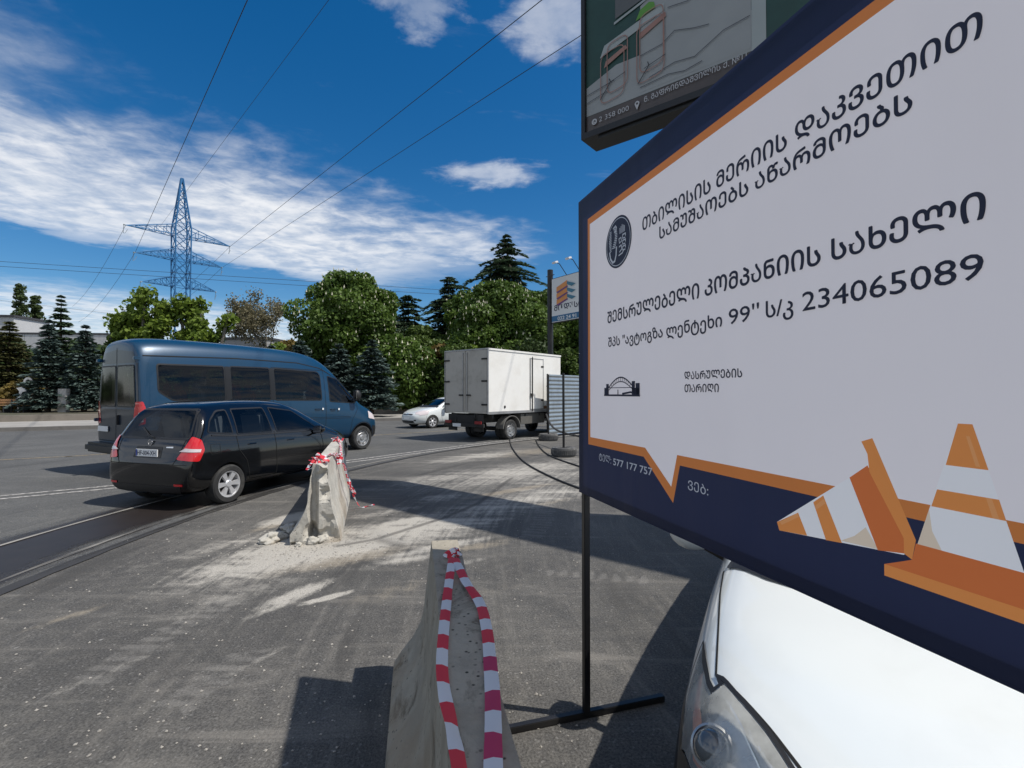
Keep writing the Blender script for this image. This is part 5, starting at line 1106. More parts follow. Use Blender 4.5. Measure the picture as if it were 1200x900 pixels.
def hatchback():
    th = R(73); t = thing('hatchback', 'glossy black hatchback with red tail lamps and silver rims, beside the blue van', 'car', (-5.28, 7.13, 0), th)
    st = [(0.00, ring(.36, .52, (.60, .40), (.64, .50), (.62, .60), (.50, .66), .67, .3)),
          (.03, ring(.26, .64, (.74, .36), (.765, .52), (.74, .66), (.62, .73), .745, .35)),
          (.09, ring(.21, .70, (.80, .34), (.815, .55), (.80, .86), (.745, .955), .965, .4)),
          (.20, ring(.20, .74, (.825, .34), (.835, .60), (.82, .95), (.755, 1.10), 1.13, .45)),
          (.32, ring(.20, .76, (.83, .34), (.84, .62), (.822, .97), (.70, 1.36), 1.42, .45)),
          (.45, ring(.20, .77, (.835, .34), (.84, .62), (.82, .97), (.635, 1.46), 1.53, .40)),
          (.95, ring(.19, .77, (.835, .34), (.84, .62), (.815, .97), (.595, 1.50), 1.565, .38)),
          (1.7, ring(.18, .77, (.835, .34), (.842, .62), (.815, .96), (.59, 1.50), 1.57, .38)),
          (2.25, ring(.18, .77, (.835, .34), (.842, .62), (.812, .95), (.58, 1.45), 1.52, .38)),
          (2.60, ring(.18, .77, (.835, .34), (.842, .62), (.81, .94), (.60, 1.30), 1.36, .38)),
          (2.95, ring(.18, .77, (.835, .34), (.84, .62), (.80, .93), (.655, 1.11), 1.16, .40)),
          (3.20, ring(.18, .77, (.83, .34), (.835, .62), (.79, .90), (.67, .99), 1.03, .42)),
          (3.50, ring(.18, .75, (.82, .34), (.825, .60), (.77, .83), (.64, .92), .955, .42)),
          (3.75, ring(.19, .68, (.76, .34), (.775, .56), (.71, .73), (.58, .83), .865, .40)),
          (3.88, ring(.22, .52, (.62, .36), (.64, .50), (.60, .62), (.50, .72), .74, .36)),
          (3.92, ring(.30, .40, (.50, .40), (.52, .48), (.48, .56), (.40, .62), .63, .30))]
    wins = [round_poly(p, .05) for p in ([(.33, 1.09), (.80, 1.03), (.80, 1.425), (.60, 1.41), (.42, 1.27)], [(.86, 1.015), (1.60, 1.0), (1.56, 1.435), (.875, 1.43)], [(1.68, 1.0), (2.78, .985), (2.66, 1.08), (2.22, 1.36), (1.66, 1.435)])]
    rw = round_poly([(-.69, 1.0), (.69, 1.0), (.57, 1.44), (-.57, 1.44)], .07); ws = round_poly([(-.66, 1.06), (.66, 1.06), (.50, 1.42), (-.50, 1.42)], .06)
    o, bvh = make_body(st, BLACKP, t, arches=[(.68, .29, .335, .60), (3.13, .29, .335, .60)], cavity=(.3, 2.95, .62, .93, .05),
                       windows=win_cuts(wins, 2.9, 3.7) + [(offset_poly(rw, .02), 'rear', 4.0, 5.0), (offset_poly(ws, .02), 'front', 8.8, 9.9)])
    side_set(bvh, t, wins)
    for w, fr, nm in ((rw, 'rear', 'rear_window'), (ws, 'front', 'windscreen')):
        f = patch(bvh, nm, w, fr, BLACK_PL, t, off=.003, hole=offset_poly(w, .03)); patch(bvh, 'pane', offset_poly(w, .026), fr, GLASS, f, off=.0015)
    for x in (.68, 3.13):
        for s in (-1, 1): wheel(t, x, s * .745, .295, .185, 'alloy', s)
    for fr, s in (('right', -1), ('left', 1)):
        seam(bvh, 'door_gap', [[(.84, 1.02), (.86, .80), (1.0, .62), (1.08, .32)], [(1.63, 1.02), (1.64, .3)], [(2.80, .98), (2.84, .7), (2.80, .3)], [(1.08, .31), (2.80, .29)]], fr, SEAM, t)
        seam(bvh, 'sill_trim', [[(1.05, .235), (2.75, .235)]], fr, BLACK_PL, t, w=.05); seam(bvh, 'waist_trim', [[(.40, 1.05), (.84, 1.01), (1.6, .985), (2.8, .965)]], fr, BLACK_PL, t, w=.018, off=.006)
        handle(t, 1.12, .80, .86, s, BLACKP); handle(t, 1.98, .80, .85, s, BLACKP); mirror_(t, 2.62, .90, .99, BLACKP, s, .95)
        seam(bvh, 'fuel_flap', [[(.36, .78), (.52, .78), (.52, .92), (.36, .92), (.36, .78)]], fr, SEAM, t, w=.005) if s < 0 else None
        # tail lamp wrapping round the corner
        D = Vector((.62, -s * .78, 0)).normalized(); U = Vector((D.y, -D.x, 0)) if s < 0 else Vector((-D.y, D.x, 0)); fr2 = (Vector((.1, s * .75, 0)) - D * 3, U, (0, 0, 1), D)
        u = 1 if U.x > 0 else -1; fl = lambda pts: [(a * u, b) for a, b in pts]
        l = patch(bvh, 'tail_lamp', fl(round_poly([(-.17, .73), (.10, .70), (.165, .86), (.125, 1.0), (.02, 1.05), (-.05, .93)], .03)), fr2, RED, t, off=.010, step=.03)
        patch(bvh, 'reversing_lamp', fl([(-.13, .84), (.11, .83), (.12, .87), (-.06, .885)]), fr2, REDC, l, off=.014, step=.03)
    seam(bvh, 'tailgate_gap', [[(-.62, 1.0), (-.60, .80), (-.52, .66), (.52, .66), (.60, .80), (.62, 1.0)]], 'rear', SEAM, t, w=.009); seam(bvh, 'bumper_gap', [[(-.80, .66), (-.52, .655)], [(.52, .655), (.80, .66)]], 'rear', SEAM, t)
    patch(bvh, 'plate_recess', round_poly([(-.27, .74), (.27, .74), (.25, .90), (-.25, .90)], .02), 'rear', BLACK_PL, t, off=.002); patch(bvh, 'chrome_strip', [(-.45, .885), (-.32, .885), (-.32, .9), (-.45, .905)], 'rear', CHROME, t)
    plate(t, .030, .0, .81, .42, .105, R(-90), 'HF-004-XH')
    em = MB().lathe([(.034, 0), (.044, 0), (.044, .01), (.034, .01)], 20, Matrix.Translation((.085, .0, .955)) @ Matrix.Rotation(R(-90), 4, 'Y'), closed=True); em.box((.08, 0, .955), (.01, .03, .012)); em.box((.08, -.016, .955), (.01, .01, .045)); em.box((.08, .016, .955), (.01, .01, .045)); em.build('badge', CHROME, t)
    MB().tube([(.12, -.02, 1.02), (.13, .1, 1.06), (.17, .22, 1.12), (.20, .30, 1.16)], .012, 6).build('rear_wiper', BLACK_PL, t); patch(bvh, 'lower_bumper', round_poly([(-.62, .25), (.62, .25), (.66, .36), (-.66, .36)], .03), 'rear', BLACK_PL, t)
    for s in (-1, 1):
        patch(bvh, 'reflector', [(s * .62 - .07, .36), (s * .62 + .07, .36), (s * .62 + .07, .39), (s * .62 - .07, .39)], 'rear', RED, t, off=.006); patch(bvh, 'headlamp', round_poly([(s * .40, .62), (s * .60, .60), (s * .66, .76), (s * .44, .70)], .03), 'front', REDC, t, off=.006)
    patch(bvh, 'grille', round_poly([(-.38, .56), (.38, .56), (.36, .64), (-.36, .64)], .03), 'front', BLACK_PL, t)
    for x, y in ((1.9, -.37), (1.9, .37), (1.05, -.35), (1.05, .35)): seat(t, x, y, .62, FABG)
    MB().lathe([(.17, 0), (.19, .012), (.17, .024)], 24, Matrix.Translation((2.42, .37, 1.0)) @ Matrix.Rotation(R(-65), 4, 'Y'), closed=True).build('steering_wheel', BLACK_PL, t); MB().box((2.75, 0, .85), (.35, 1.3, .3)).build('dashboard', DARK_IN, t, bevel=.04)
hatchback()

def van():
    t = thing('passenger_van', 'dark blue high roof passenger van with tinted windows, behind the black hatchback', 'van', (-8.14, 10.19, 0), R(59.5)); L = 6.42
    def rg(zb, top, k=1., belt=1.40, nose=0):
        return ring(zb, .88 * k, (.965 * k, zb + .14), (1.0 * k, 1.0 if belt > 1.1 else belt * .72), (.985 * k, belt), (.865 * k, top - .22), top, .62 * k)
    st = [(.00, ring(.48, .80, (.90, .60), (.94, 1.0), (.92, 1.45), (.76, 2.42), 2.60, .5)),
          (.05, ring(.42, .86, (.955, .58), (.985, 1.0), (.965, 1.45), (.82, 2.46), 2.67, .55)),
          (.35, ring(.40, .88, (.975, .56), (1.01, 1.0), (.99, 1.45), (.86, 2.48), 2.73, .6)), (1.6, ring(.38, .88, (.975, .56), (1.015, 1.0), (.995, 1.45), (.87, 2.50), 2.75, .6)),
          (3.6, ring(.38, .88, (.975, .56), (1.015, 1.0), (.995, 1.45), (.87, 2.47), 2.72, .6)), (4.3, ring(.38, .88, (.975, .56), (1.015, 1.0), (.99, 1.43), (.85, 2.36), 2.62, .58)),
          (4.75, ring(.36, .88, (.975, .52), (1.01, 1.0), (.985, 1.38), (.82, 2.14), 2.38, .55)), (5.2, ring(.34, .88, (.975, .50), (1.01, .98), (.975, 1.33), (.82, 1.80), 1.98, .58)),
          (5.55, ring(.32, .88, (.975, .48), (1.0, .94), (.955, 1.27), (.84, 1.50), 1.60, .6)), (5.78, ring(.30, .86, (.97, .46), (.99, .90), (.93, 1.18), (.83, 1.31), 1.37, .6)),
          (6.15, ring(.28, .82, (.94, .44), (.955, .82), (.90, 1.06), (.78, 1.19), 1.25, .55)), (6.34, ring(.27, .74, (.86, .42), (.88, .72), (.84, .92), (.72, 1.04), 1.08, .5)), (6.42, ring(.32, .60, (.72, .46), (.74, .64), (.70, .78), (.60, .86), .88, .4))]
    st = [(x, [(y, z + max(0, z - 1.5) * .09) for y, z in r]) for x, r in st]
    side = [round_poly([(x, z + max(0, z - 1.5) * .09) for x, z in p], .07) for p in ([(.33, 1.68), (.60, 1.50), (1.70, 1.48), (1.70, 2.22), (.33, 2.21)], [(1.80, 1.48), (2.80, 1.48), (2.80, 2.23), (1.80, 2.225)], [(2.88, 1.48), (4.28, 1.46), (4.28, 2.10), (4.20, 2.19), (2.88, 2.23)], [(4.52, 1.42), (5.50, 1.36), (5.42, 1.62), (4.92, 2.02), (4.52, 2.10)])]
    rw = [round_poly(p, .06) for p in ([(-.80, 1.38), (-.03, 1.38), (-.03, 2.24), (-.72, 2.24)], [(.03, 1.38), (.80, 1.38), (.72, 2.24), (.03, 2.24)])]; ws = round_poly([(-.82, 1.52), (.82, 1.52), (.70, 2.22), (-.70, 2.22)], .08)
    o, bvh = make_body(st, BLUEP, t, arches=[(1.30, .36, .42, .66), (5.71, .36, .43, .66)], cavity=(.12, 5.3, .95, .93, .07),
                       windows=win_cuts(side, 2.85, 3.6) + win_cuts(rw, 3.95, 4.4, ('rear',)) + [(offset_poly(ws, .02), 'front', 5.2, 7.4)])
    side_set(bvh, t, side, .03, GLASS_D)
    RG = glass_mat('dusty_rear_glass', (.34, .36, .31), .01, .08)
    for w in rw: f = patch(bvh, 'rear_window', w, 'rear', BLACK_PL, t, off=.008, hole=offset_poly(w, .03)); patch(bvh, 'pane', offset_poly(w, .026), 'rear', RG, f, off=.006)
    f = patch(bvh, 'windscreen', ws, 'front', BLACK_PL, t, off=.003, hole=offset_poly(ws, .04)); patch(bvh, 'pane', offset_poly(ws, .035), 'front', GLASS_D, f, off=.0015)
    # curtains and posters seen through the rear glass
    for y in (-.42, .40): MB().box((.16, y, 1.72), (.015, .42, .5)).build('rear_curtain', mat('curtain', (.30, .30, .24), .9), t)
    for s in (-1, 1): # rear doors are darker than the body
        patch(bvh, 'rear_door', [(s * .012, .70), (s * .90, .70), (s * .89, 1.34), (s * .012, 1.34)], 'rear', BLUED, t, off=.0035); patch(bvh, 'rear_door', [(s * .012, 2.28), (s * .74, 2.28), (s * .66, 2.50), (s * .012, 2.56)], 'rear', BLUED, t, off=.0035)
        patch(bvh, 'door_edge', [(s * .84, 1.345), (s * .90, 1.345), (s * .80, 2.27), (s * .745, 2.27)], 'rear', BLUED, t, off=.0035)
        fr = 'right' if s < 0 else 'left'
        l = patch(bvh, 'tail_lamp', round_poly([(.012, 1.02), (.11, 1.06), (.12, 1.36), (.08, 1.50), (.016, 1.50)], .02), fr, RED, t, off=.010, step=.03); patch(bvh, 'reversing_lamp', [(.02, 1.08), (.08, 1.10), (.09, 1.30), (.03, 1.28)], fr, REDC, l, off=.013, step=.03)
        for z in (1.1, 2.36): MB().box((.0, s * .90 if z < 2 else s * .82, z), (.10, .07, .07)).build('door_hinge', BLUEP, t, bevel=.01)
        seam(bvh, 'door_gap', [[(4.40, 2.36), (4.38, .50)], [(4.42, 2.30), (4.95, 2.05), (5.5, 1.62), (5.52, 1.2), (5.30, .9), (5.24, .5)], [(4.38, .49), (5.24, .47)], [(2.84, 2.30), (2.84, .48), (4.38, .48)], [(2.84, 2.30), (4.38, 2.28)]], fr, SEAM, t, w=.010)
        seam(bvh, 'side_groove', [[(.30, 1.06), (5.25, 1.0)], [(.30, 1.02), (5.25, .96)]], fr, SEAM, t, w=.006); seam(bvh, 'roof_gutter', [[(.12, 2.42), (2.0, 2.47), (3.6, 2.45), (4.3, 2.34), (4.7, 2.16)]], fr, SEAM, t, w=.022, off=.004)
        seam(bvh, 'sill_trim', [[(.3, .44), (.86, .44)], [(1.75, .44), (5.2, .42)]], fr, BLACK_PL, t, w=.10, off=.006); seam(bvh, 'window_band', [[(1.75, 1.50), (1.75, 2.27)], [(2.84, 1.50), (2.84, 2.28)]], fr, SEALB, t, w=.10, off=.005)
        handle(t, 4.12, 1.0, 1.24, s, BLUED); handle(t, 4.62, 1.0, 1.22, s, BLUED); MB().box((4.27, s * 1.02, 1.24), (.05, .01, .05)).box((4.80, s * 1.02, 1.22), (.05, .01, .05)).build('lock_plate', WHITE_PL, t)
        m_ = mirror_(t, 5.36, 1.10, 1.60, BLACK_PL, s, 1.1); m_.scale = (1, .8, 1.7)
        patch(bvh, 'headlamp', round_poly([(5.95, .92), (6.28, .86), (6.22, 1.02), (5.98, 1.14)], .04), fr, REDC, t, off=.006); patch(bvh, 'bumper_corner', [(6.02, .32), (6.38, .34), (6.40, .64), (6.12, .70)], fr, BLACK_PL, t, off=.006)
        arch = [(5.71 + .45 * math.cos(R(a)), .36 + .45 * math.sin(R(a))) for a in range(5, 176, 10)]; seam(bvh, 'arch_lip', [arch, [(x - 4.41, z) for x, z in arch]], fr, BLUED, t, w=.035, off=.010)
        for x in (1.30, 5.71): wheel(t, x, s * .87, .35, .235, 'steel', s)
    seam(bvh, 'door_gap', [[(0, .66), (0, 2.6)], [(-.88, .68), (.88, .68)], [(-.86, .68), (-.86, 1.3)], [(.86, .68), (.86, 1.3)]], 'rear', SEAM, t, w=.014, off=.006)
    MB().box((-.08, 0, .54), (.26, 1.86, .20)).build('rear_bumper', BLACK_PL, t, bevel=.05); plate(t, -.022, .55, .92, .46, .11, R(-90), ''); MB().box((-.02, -.12, 1.12), (.05, .04, .2)).build('rear_door_handle', BLACK_PL, t, bevel=.01)
    patch(bvh, 'grille', round_poly([(-.5, .72), (.5, .72), (.55, .92), (-.55, .92)], .04), 'front', BLACK_PL, t, off=.006)
    for r, x in enumerate((.75, 1.55, 2.35, 3.2, 4.55)):
        for y in (-.62, .62, .15) if x < 4 else (-.55, .55): seat(t, x, y, 1.0, FABR if (r + int(y > 0)) % 2 == 0 else FABG, .9)
    MB().box((5.2, 0, 1.2), (.3, 1.6, .3)).build('dashboard', DARK_IN, t, bevel=.04)
    sl = MB()
    for k in range(5): sl.box((1.3, 0, 2.0), (.01, .01, .01)) if False else None
van()

def white_hatch(loc, th, label, near):
    """white five door liftback; nose at x = 4.45"""
    t = thing('liftback_car', label, 'car', (*loc, 0), th)
    st = [(.00, ring(.34, .50, (.60, .42), (.66, .56), (.64, .70), (.55, .80), .82, .35)), (.05, ring(.24, .66, (.76, .38), (.79, .60), (.76, .84), (.66, .96), .98, .4)),
          (.18, ring(.20, .72, (.82, .36), (.835, .62), (.80, .92), (.66, 1.08), 1.10, .42)), (.60, ring(.19, .75, (.845, .36), (.86, .62), (.82, .96), (.62, 1.23), 1.27, .4)),
          (1.20, ring(.18, .76, (.85, .36), (.862, .62), (.825, .96), (.575, 1.38), 1.43, .38)), (1.9, ring(.18, .76, (.85, .36), (.862, .62), (.825, .95), (.555, 1.43), 1.49, .36)),
          (2.35, ring(.18, .76, (.85, .36), (.862, .62), (.825, .95), (.56, 1.39), 1.455, .36)), (2.8, ring(.18, .76, (.85, .36), (.862, .62), (.822, .945), (.61, 1.23), 1.29, .4)),
          (3.15, ring(.18, .76, (.85, .36), (.862, .61), (.815, .93), (.68, 1.05), 1.10, .45)), (3.35, ring(.18, .76, (.85, .36), (.86, .60), (.81, .905), (.715, .97), 1.01, .46)),
          (3.65, ring(.18, .75, (.845, .36), (.86, .59), (.80, .86), (.70, .925), .965, .46)), (3.95, ring(.18, .73, (.82, .36), (.84, .57), (.775, .79), (.66, .86), .90, .44)),
          (4.20, ring(.19, .64, (.73, .36), (.75, .54), (.70, .69), (.58, .765), .805, .40)), (4.36, ring(.20, .50, (.60, .36), (.62, .50), (.58, .61), (.48, .675), .70, .34)), (4.45, ring(.27, .34, (.42, .38), (.44, .47), (.42, .55), (.34, .60), .61, .24))]
    wins = [round_poly(p, .05) for p in ([(.75, 1.04), (1.28, 1.0), (1.28, 1.33), (1.1, 1.32)], [(1.35, .995), (2.0, .98), (1.98, 1.395), (1.35, 1.36)], [(2.08, .98), (3.02, .965), (2.9, 1.06), (2.42, 1.32), (2.08, 1.395)])]
    ws = round_poly([(-.68, 1.03), (.68, 1.03), (.52, 1.37), (-.52, 1.37)], .07); rw = round_poly([(-.56, 1.12), (.56, 1.12), (.46, 1.38), (-.46, 1.38)], .06)
    # head lamp outline in plan: x forward, y to the side
    hl = [(3.70, .80), (3.80, .765), (3.90, .715), (3.945, .705), (3.90, .735), (3.875, .715), (3.93, .665), (4.03, .58), (4.12, .50), (4.26, .42), (4.35, .48), (4.30, .60), (4.16, .72), (3.98, .80), (3.84, .83)]
    hl = [(3.695, .775), (3.80, .755), (3.90, .728), (3.935, .712), (3.925, .694), (3.885, .712), (3.905, .69), (3.97, .64), (4.06, .565), (4.15, .50), (4.26, .43), (4.33, .50), (4.27, .62), (4.13, .735), (3.98, .80), (3.82, .815)]
    lamp = lambda s: [(x, s * y) for x, y in hl]
    rec = [(offset_poly(lamp(s), .006), 'top', 4.9, 5.5) for s in (-1, 1)] if near else []
    o, bvh = make_body(st, WHITEP, t, arches=[(.88, .30, .345, .62), (3.57, .30, .345, .62)], cavity=(.5, 3.15, .62, .93, .05),
                       windows=win_cuts(wins, 2.9, 3.7) + [(offset_poly(ws, .02), 'front', 8.8, 10.0), (offset_poly(rw, .02), 'rear', 4.2, 5.4)], recess=rec)
    side_set(bvh, t, wins)
    for w, fr, nm in ((rw, 'rear', 'rear_window'), (ws, 'front', 'windscreen')): f = patch(bvh, nm, w, fr, BLACK_PL, t, off=.003, hole=offset_poly(w, .03)); patch(bvh, 'pane', offset_poly(w, .026), fr, GLASS_D, f, off=.0015)
    for s in (-1, 1):
        fr = 'right' if s < 0 else 'left'
        for x in (.88, 3.57): wheel(t, x, s * .755, .31, .19, 'alloy', s)
        seam(bvh, 'door_gap', [[(1.31, 1.0), (1.33, .32)], [(2.04, .98), (2.05, .3)], [(3.06, .96), (3.08, .6), (3.0, .3)], [(1.33, .31), (3.0, .3)]], fr, SEAM, t); handle(t, 1.5, .82, .84, s, WHITEP); handle(t, 2.25, .82, .84, s, WHITEP)
        mirror_(t, 2.86, .95, .985, WHITEP, s, 1.05); seam(bvh, 'hood_gap', [[(3.26, s * .765), (3.45, s * .755), (3.75, s * .725), (3.885, s * .712)]], 'top', SEAM, t, w=.006, off=.0015, step=.03)
        seam(bvh, 'bumper_gap', [[(3.86, .66), (3.90, .62), (3.905, .45)]], fr, SEAM, t, w=.006)
        if near:
            # lamp: housing floor, bowls, lenses, outer glass
            hb = patch(bvh, 'headlamp', offset_poly(lamp(s), -.004), 'top', BLACK_PL, t, off=.0045, hole=offset_poly(lamp(s), .007), step=.04)
            patch(bvh, 'lamp_glass', offset_poly(lamp(s), .008), 'top', LENS, hb, off=.003, step=.03); patch(bvh, 'reflector_bowl', offset_poly(lamp(s), .010), 'top', mat('lamp_reflector', (.78, .78, .74), .3, .25, var=.25, vscale=22, bump=.4, bscale=30), hb, off=-.045, step=.03)
            am = [(3.76, s * .80), (3.88, s * .80), (4.02, s * .775), (4.10, s * .735), (4.02, s * .745), (3.90, s * .775), (3.78, s * .785)]; patch(bvh, 'turn_indicator', am, 'top', mat('amber_lamp', (.55, .13, .05), .3), hb, off=-.02, step=.03)
            c = bvh.ray_cast(Vector((4.05, s * .70, 5)), Vector((0, 0, -1)))[0]; MB().lathe([(.056, -.02), (.056, .015), (.050, .018), (.047, .0)], 28, Matrix.Translation(c + Vector((-.01, 0, -.045))) @ Matrix.Rotation(R(55), 4, 'Y')).build('bowl_ring', mat('satin_metal', (.5, .5, .48), .35, .8), hb)
            b = bmesh.new(); bmesh.ops.create_uvsphere(b, u_segments=24, v_segments=12, radius=.047); me = bpy.data.meshes.new('projector_lens'); b.to_mesh(me); b.free(); sharpen(me, 60); q = link('projector_lens', me, hb, mat('projector_glass', (.10, .11, .115), .08, coat=1.)); q.location = c + Vector((.008, 0, -.035))
            c = bvh.ray_cast(Vector((4.19, s * .56, 5)), Vector((0, 0, -1)))[0]; MB().lathe([(.055, .02), (.045, .0), (.02, -.02), (0, -.02)], 28, Matrix.Translation(c + Vector((0, 0, -.03))) @ Matrix.Rotation(R(60), 4, 'Y')).build('bowl', CHROME, hb)
            pv = MB()
            for k in range(6): f = k / 5; pv.box((3.95 + .2 * f, s * (.655 - .13 * f), bvh.ray_cast(Vector((3.95 + .2 * f, s * (.655 - .13 * f), 5)), Vector((0, 0, -1)))[0].z - .04), (.016, .03, .03), rz=.6, ry=.4)
            pv.build('bulb_row', CHROME, hb, bevel=.003)
            wv = MB(); pts = []
            for k in range(9): f = k / 8; x = 3.90 + .36 * f; y = s * (.70 - .20 * f); z = bvh.ray_cast(Vector((x, y, 5)), Vector((0, 0, -1)))[0].z - .012; pts.append((x, y + s * .01, z))
            wv.tube(pts, .004, 5).build('divider', CHROME, hb)
        else:
            patch(bvh, 'headlamp', lamp(s), 'top', REDC, t, off=.006, step=.04); patch(bvh, 'headlamp', round_poly([(3.86, .70), (4.20, .60), (4.24, .68), (3.95, .80)], .02), fr, REDC, t, off=.008, step=.04)
        patch(bvh, 'tail_lamp', round_poly([(s * .62, .78), (s * .80, .78), (s * .74, 1.0), (s * .6, .95)], .03), 'rear', RED, t, off=.01); patch(bvh, 'tail_lamp', [(.06, .78), (.24, .80), (.22, .94), (.12, .98)], fr, RED, t, off=.01)
        if not near: patch(bvh, 'fog_lamp', [(s * .50, .36), (s * .60, .36), (s * .60, .42), (s * .50, .42)], 'front', BLACK_PL, t)
    seam(bvh, 'hood_gap', [[(3.885, .712), (4.05, .565), (4.20, .44), (4.30, .25), (4.33, 0), (4.30, -.25), (4.20, -.44), (4.05, -.565), (3.885, -.712)]], 'top', SEAM, t, w=.008, off=.001, step=.03)
    patch(bvh, 'cowl', round_poly([(3.27, .755), (3.40, .60), (3.50, .38), (3.56, .18), (3.57, 0), (3.56, -.18), (3.50, -.38), (3.40, -.60), (3.27, -.755), (3.12, -.70), (3.24, -.4), (3.29, 0), (3.24, .4), (3.12, .70)], .02), 'top', BLACK_PL, t, off=.004, step=.05)
    for s in (-1, .3): MB().tube([(3.36, s * .60, 1.02), (3.36, s * .60 + .2, 1.05), (3.34, s * .60 + .6, 1.09)], .008, 6).build('wiper', BLACK_PL, t)
    patch(bvh, 'upper_grille', round_poly([(-.36, .63), (.36, .63), (.40, .68), (-.40, .68)], .015), 'front', BLACK_PL, t, off=.004); patch(bvh, 'lower_grille', round_poly([(-.52, .26), (.52, .26), (.48, .38), (-.48, .38)], .03), 'front', BLACK_PL, t, off=.004)
    MB().lathe([(.045, 0), (.06, 0), (.06, .008), (.045, .008)], 24, Matrix.Translation((4.41, 0, .66)) @ Matrix.Rotation(R(80), 4, 'Y'), closed=True).build('badge', CHROME, t)
    plate(t, 4.465, 0, .48, .44, .11, R(90), '')
    for x, y in ((2.1, -.37), (2.1, .37), (1.15, 0)): seat(t, x, y, .62, FAB)
hd = Vector((-.5, -.866)); white_hatch((.945 - hd.x * 4.45, .65 - hd.y * 4.45), math.atan2(hd.y, hd.x), 'white car close to the camera at the lower right, mostly hidden by the construction sign', True)
white_hatch((-1.74, 26.3), R(-135.7), 'small white car beyond the road, partly hidden behind the box truck', False)

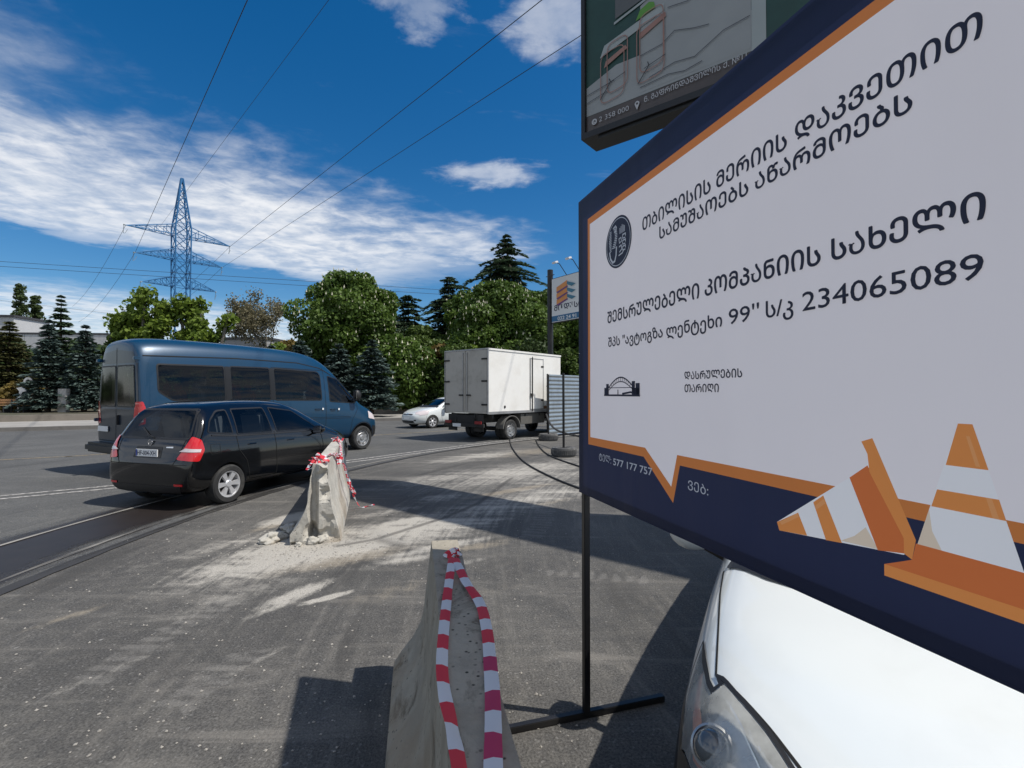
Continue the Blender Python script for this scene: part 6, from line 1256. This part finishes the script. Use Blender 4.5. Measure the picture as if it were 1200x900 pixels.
def truck():
    d = Vector((math.cos(R(51.2)), math.sin(R(51.2)), 0)); l = Vector((-d.y, d.x, 0)); o = Vector((-.83, 16.57, 0)) + l * 1.03; t = thing('box_truck', 'box truck with a dirty white cargo box and a side door, seen from behind', 'truck', o, R(51.2))
    WB = mat('dirty_white_panel', (.80, .785, .745), .55, var=.04, dirt=(.62, .585, .52), dscale=1.2, damt=.4, bump=.15, bscale=2.5, bdist=.03); WR = mat('grey_rear_panel', (.44, .41, .36), .6, var=.08, dirt=(.26, .235, .195), dscale=1.6, damt=.6); ALU = mat('aluminium_trim', (.36, .36, .36), .5, .5, dirt=(.16, .15, .13)); CHS = mat('chassis_black', (.02, .019, .018), .8, dirt=(.07, .06, .05), damt=.6)
    L, W, zb, zt = 4.47, 1.03, .97, 3.17
    b = MB(); b.span((.04, -W, zb), (L, W, zt)).build('cargo_box', WB, t, bevel=.015)
    for s in (-1, 1):
        MB().span((.002, s * W - .025, zb - .02), (.06, s * W + .012, zt + .012)).build('corner_post', ALU, t, bevel=.006); MB().span((.061, s * (W + .010) - .012, zt - .05), (L, s * (W + .010), zt + .012)).build('roof_rail', WB, t); MB().span((.061, s * (W + .010) - .014, zb - .03), (L, s * (W + .010), zb + .06)).build('floor_rail', ALU, t, bevel=.004)
        dr = MB().span((.012, s * .012, zb + .03), (.038, s * (W - .03), zt - .04)).build('rear_door', WR, t, bevel=.008)  # rear doors are a darker, greyer tone than the side panels
        MB().tube([(-.005, s * .10, zb + .05), (-.005, s * .10, zt - .1)], .014, 8).build('locking_bar', ALU, dr); MB().box((-.02, s * .18, zb + .62), (.02, .22, .05)).build('door_latch', CHS, dr, bevel=.006)
        for z in (zb + .3, zb + 1.1, zt - .35): MB().box((-.004, s * (W - .13), z), (.022, .26, .055)).build('hinge', CHS, dr, bevel=.005)
    MB().span((.003, -W + .03, zt - .037), (.04, W - .03, zt + .010)).build('door_header', ALU, t)
    for s in (-1,): # side door on the right wall
        y0, y1 = -(W + .004), -(W + .022); dd = MB().span((2.42, y1, zb + .10), (3.20, y0, zt - .24)).build('side_door', WB, t, bevel=.006); fr = MB()
        for a, c in (((2.38, y1 - .004, zb + .07), (2.415, y0, zt - .20)), ((3.205, y1 - .004, zb + .07), (3.235, y0, zt - .20)), ((2.416, y1 - .004, zt - .236), (3.204, y0, zt - .205)), ((2.416, y1 - .004, zb + .065), (3.204, y0, zb + .096))): fr.span(a, c)
        fr.build('door_frame', SEAM if False else ALU, dd); MB().tube([(2.50, y1 - .02, zb + .02), (2.50, y1 - .02, zt - .15)], .018, 8).build('locking_bar', CHS, dd); MB().box((2.46, y1 - .02, zb + .62), (.16, .05, .12)).build('door_latch', CHS, dd, bevel=.01)
        for z in (zb + .42, zt - .5): MB().box((3.16, y1 - .006, z), (.16, .016, .06)).build('hinge', CHS, dd)
    MB().span((3.75, -(W + .012), zb + 1.0), (4.1, -(W + .001), zb + 1.06)).build('side_strap', CHS, t); MB().box((3.3, -(W + .008), zb + .14), (.42, .012, .12)).build('rust_patch', mat('rust', (.16, .08, .04), .9), t)
    patch_ = MB().tube([(.92, -(W + .006), 1.18), (.92, -(W + .012), 1.18)], .05, 12).build('filler_cap', CHS, t)
    ch = MB()
    for s in (-1, 1): ch.span((-.05, s * .42 - .04, .62), (6.1, s * .42 + .04, .80))
    for x in (.2, 1.9, 3.2, 4.3): ch.span((x, -.38, .64), (x + .08, .38, .78))
    for x in (.3, 1.2, 2.1, 3.0, 3.9): ch.span((x, -W + .05, .801), (x + .1, W - .05, .94))
    ch.build('chassis', CHS, t); MB().span((1.9, -W + .05, .52), (3.4, -W + .38, .90)).build('side_skirt', mat('side_skirt_grey', (.10, .095, .085), .7, dirt=(.2, .18, .15)), t, bevel=.01)
    bp = MB().span((-.10, -.95, .50), (-.02, .95, .62)).build('rear_bumper', CHS, t, bevel=.01); MB().span((-.02, -.5, .60), (.05, .5, .90)).build('bumper_bracket', CHS, t)
    for s in (-1, 1):
        MB().box((-.11, s * .72, .66), (.05, .30, .10)).build('tail_lamp', mat('dirty_red_lamp', (.25, .02, .02), .4), t, bevel=.01); MB().span((.02, s * .62 - .22, .35), (.03, s * .62 + .22, .93)).build('mud_flap', CHS, t)
        wheel(t, 1.35, s * .86, .36, .22, 'steel', s); wheel(t, 1.35, s * .60, .36, .2, 'steel', s); wheel(t, 5.0, s * .84, .36, .22, 'steel', s)
        fd_ = MB(); pts = [(1.35 + .47 * math.cos(R(a)), .40 + .44 * math.sin(R(a))) for a in range(0, 181, 12)]; q = [(x * 1. + (x - 1.35) * .06, z + .025) for x, z in pts]; n = len(pts)
        vs = [(x, s * .68, z) for x, z in pts + q] + [(x, s * 1.02, z) for x, z in pts + q]; fd_.add(vs, [(i, i + 1, n + i + 1, n + i) for i in range(n - 1)] + [(2 * n + i, 3 * n + i, 3 * n + i + 1, 2 * n + i + 1) for i in range(n - 1)] + [(i, 2 * n + i, 2 * n + i + 1, i + 1) for i in range(n - 1)] + [(n + i, n + i + 1, 3 * n + i + 1, 3 * n + i) for i in range(n - 1)]); fd_.build('mudguard', mat('mudguard_grey', (.13, .125, .115), .75, dirt=(.24, .22, .19)), t)
    MB().tube([(1.35, -.8, .36), (1.35, .8, .36)], .07, 10).build('rear_axle', CHS, t); plate(t, -.106, .3, .55, .4, .11, R(-90), '')
    # cab
    st = [(4.55, ring(.55, .80, (.88, .7), (.90, 1.0), (.89, 1.45), (.80, 2.2), 2.35, .5)), (4.62, ring(.50, .84, (.92, .7), (.94, 1.0), (.93, 1.45), (.82, 2.3), 2.47, .5)), (5.2, ring(.46, .84, (.93, .66), (.95, 1.0), (.94, 1.42), (.80, 2.34), 2.52, .5)), (5.7, ring(.42, .84, (.93, .62), (.95, .98), (.93, 1.38), (.76, 2.15), 2.32, .5)), (6.15, ring(.40, .82, (.92, .58), (.94, .92), (.91, 1.28), (.78, 1.55), 1.62, .5)), (6.4, ring(.40, .76, (.86, .56), (.88, .85), (.86, 1.08), (.74, 1.20), 1.24, .45)), (6.5, ring(.44, .62, (.74, .56), (.76, .76), (.74, .92), (.62, 1.0), 1.02, .4))]
    win = [round_poly([(4.95, 1.48), (6.02, 1.42), (5.95, 1.62), (5.65, 2.12), (4.95, 2.16)], .06)]; ws = round_poly([(-.76, 1.42), (.76, 1.42), (.66, 2.14), (-.66, 2.14)], .08)
    cabo, bvh = make_body(st, WB, t, arches=[(5.0, .36, .43, .6)], cavity=(4.7, 6.0, .95, .92, .07), windows=win_cuts(win, 2.9, 3.7) + [(offset_poly(ws, .02), 'front', 5.2, 7.2)], name='cab')
    side_set(bvh, t, win, .03); f = patch(bvh, 'windscreen', ws, 'front', BLACK_PL, t, hole=offset_poly(ws, .04)); patch(bvh, 'pane', offset_poly(ws, .035), 'front', GLASS_D, f, off=.002)
    for s in (-1, 1):
        seam(bvh, 'door_gap', [[(4.86, 2.25), (4.86, .8)], [(4.86, 2.25), (5.7, 2.2), (6.1, 1.5), (6.1, .8)]], 'right' if s < 0 else 'left', SEAM, t); mirror_(t, 6.1, 1.12, 1.75, BLACK_PL, s, 1.3); seat(t, 5.1, s * .45, 1.0, FAB)
    MB().span((4.4, -.98, 3.0), (4.6, .98, 3.15)).build('box_front_rim', WB, t) if False else None
truck()
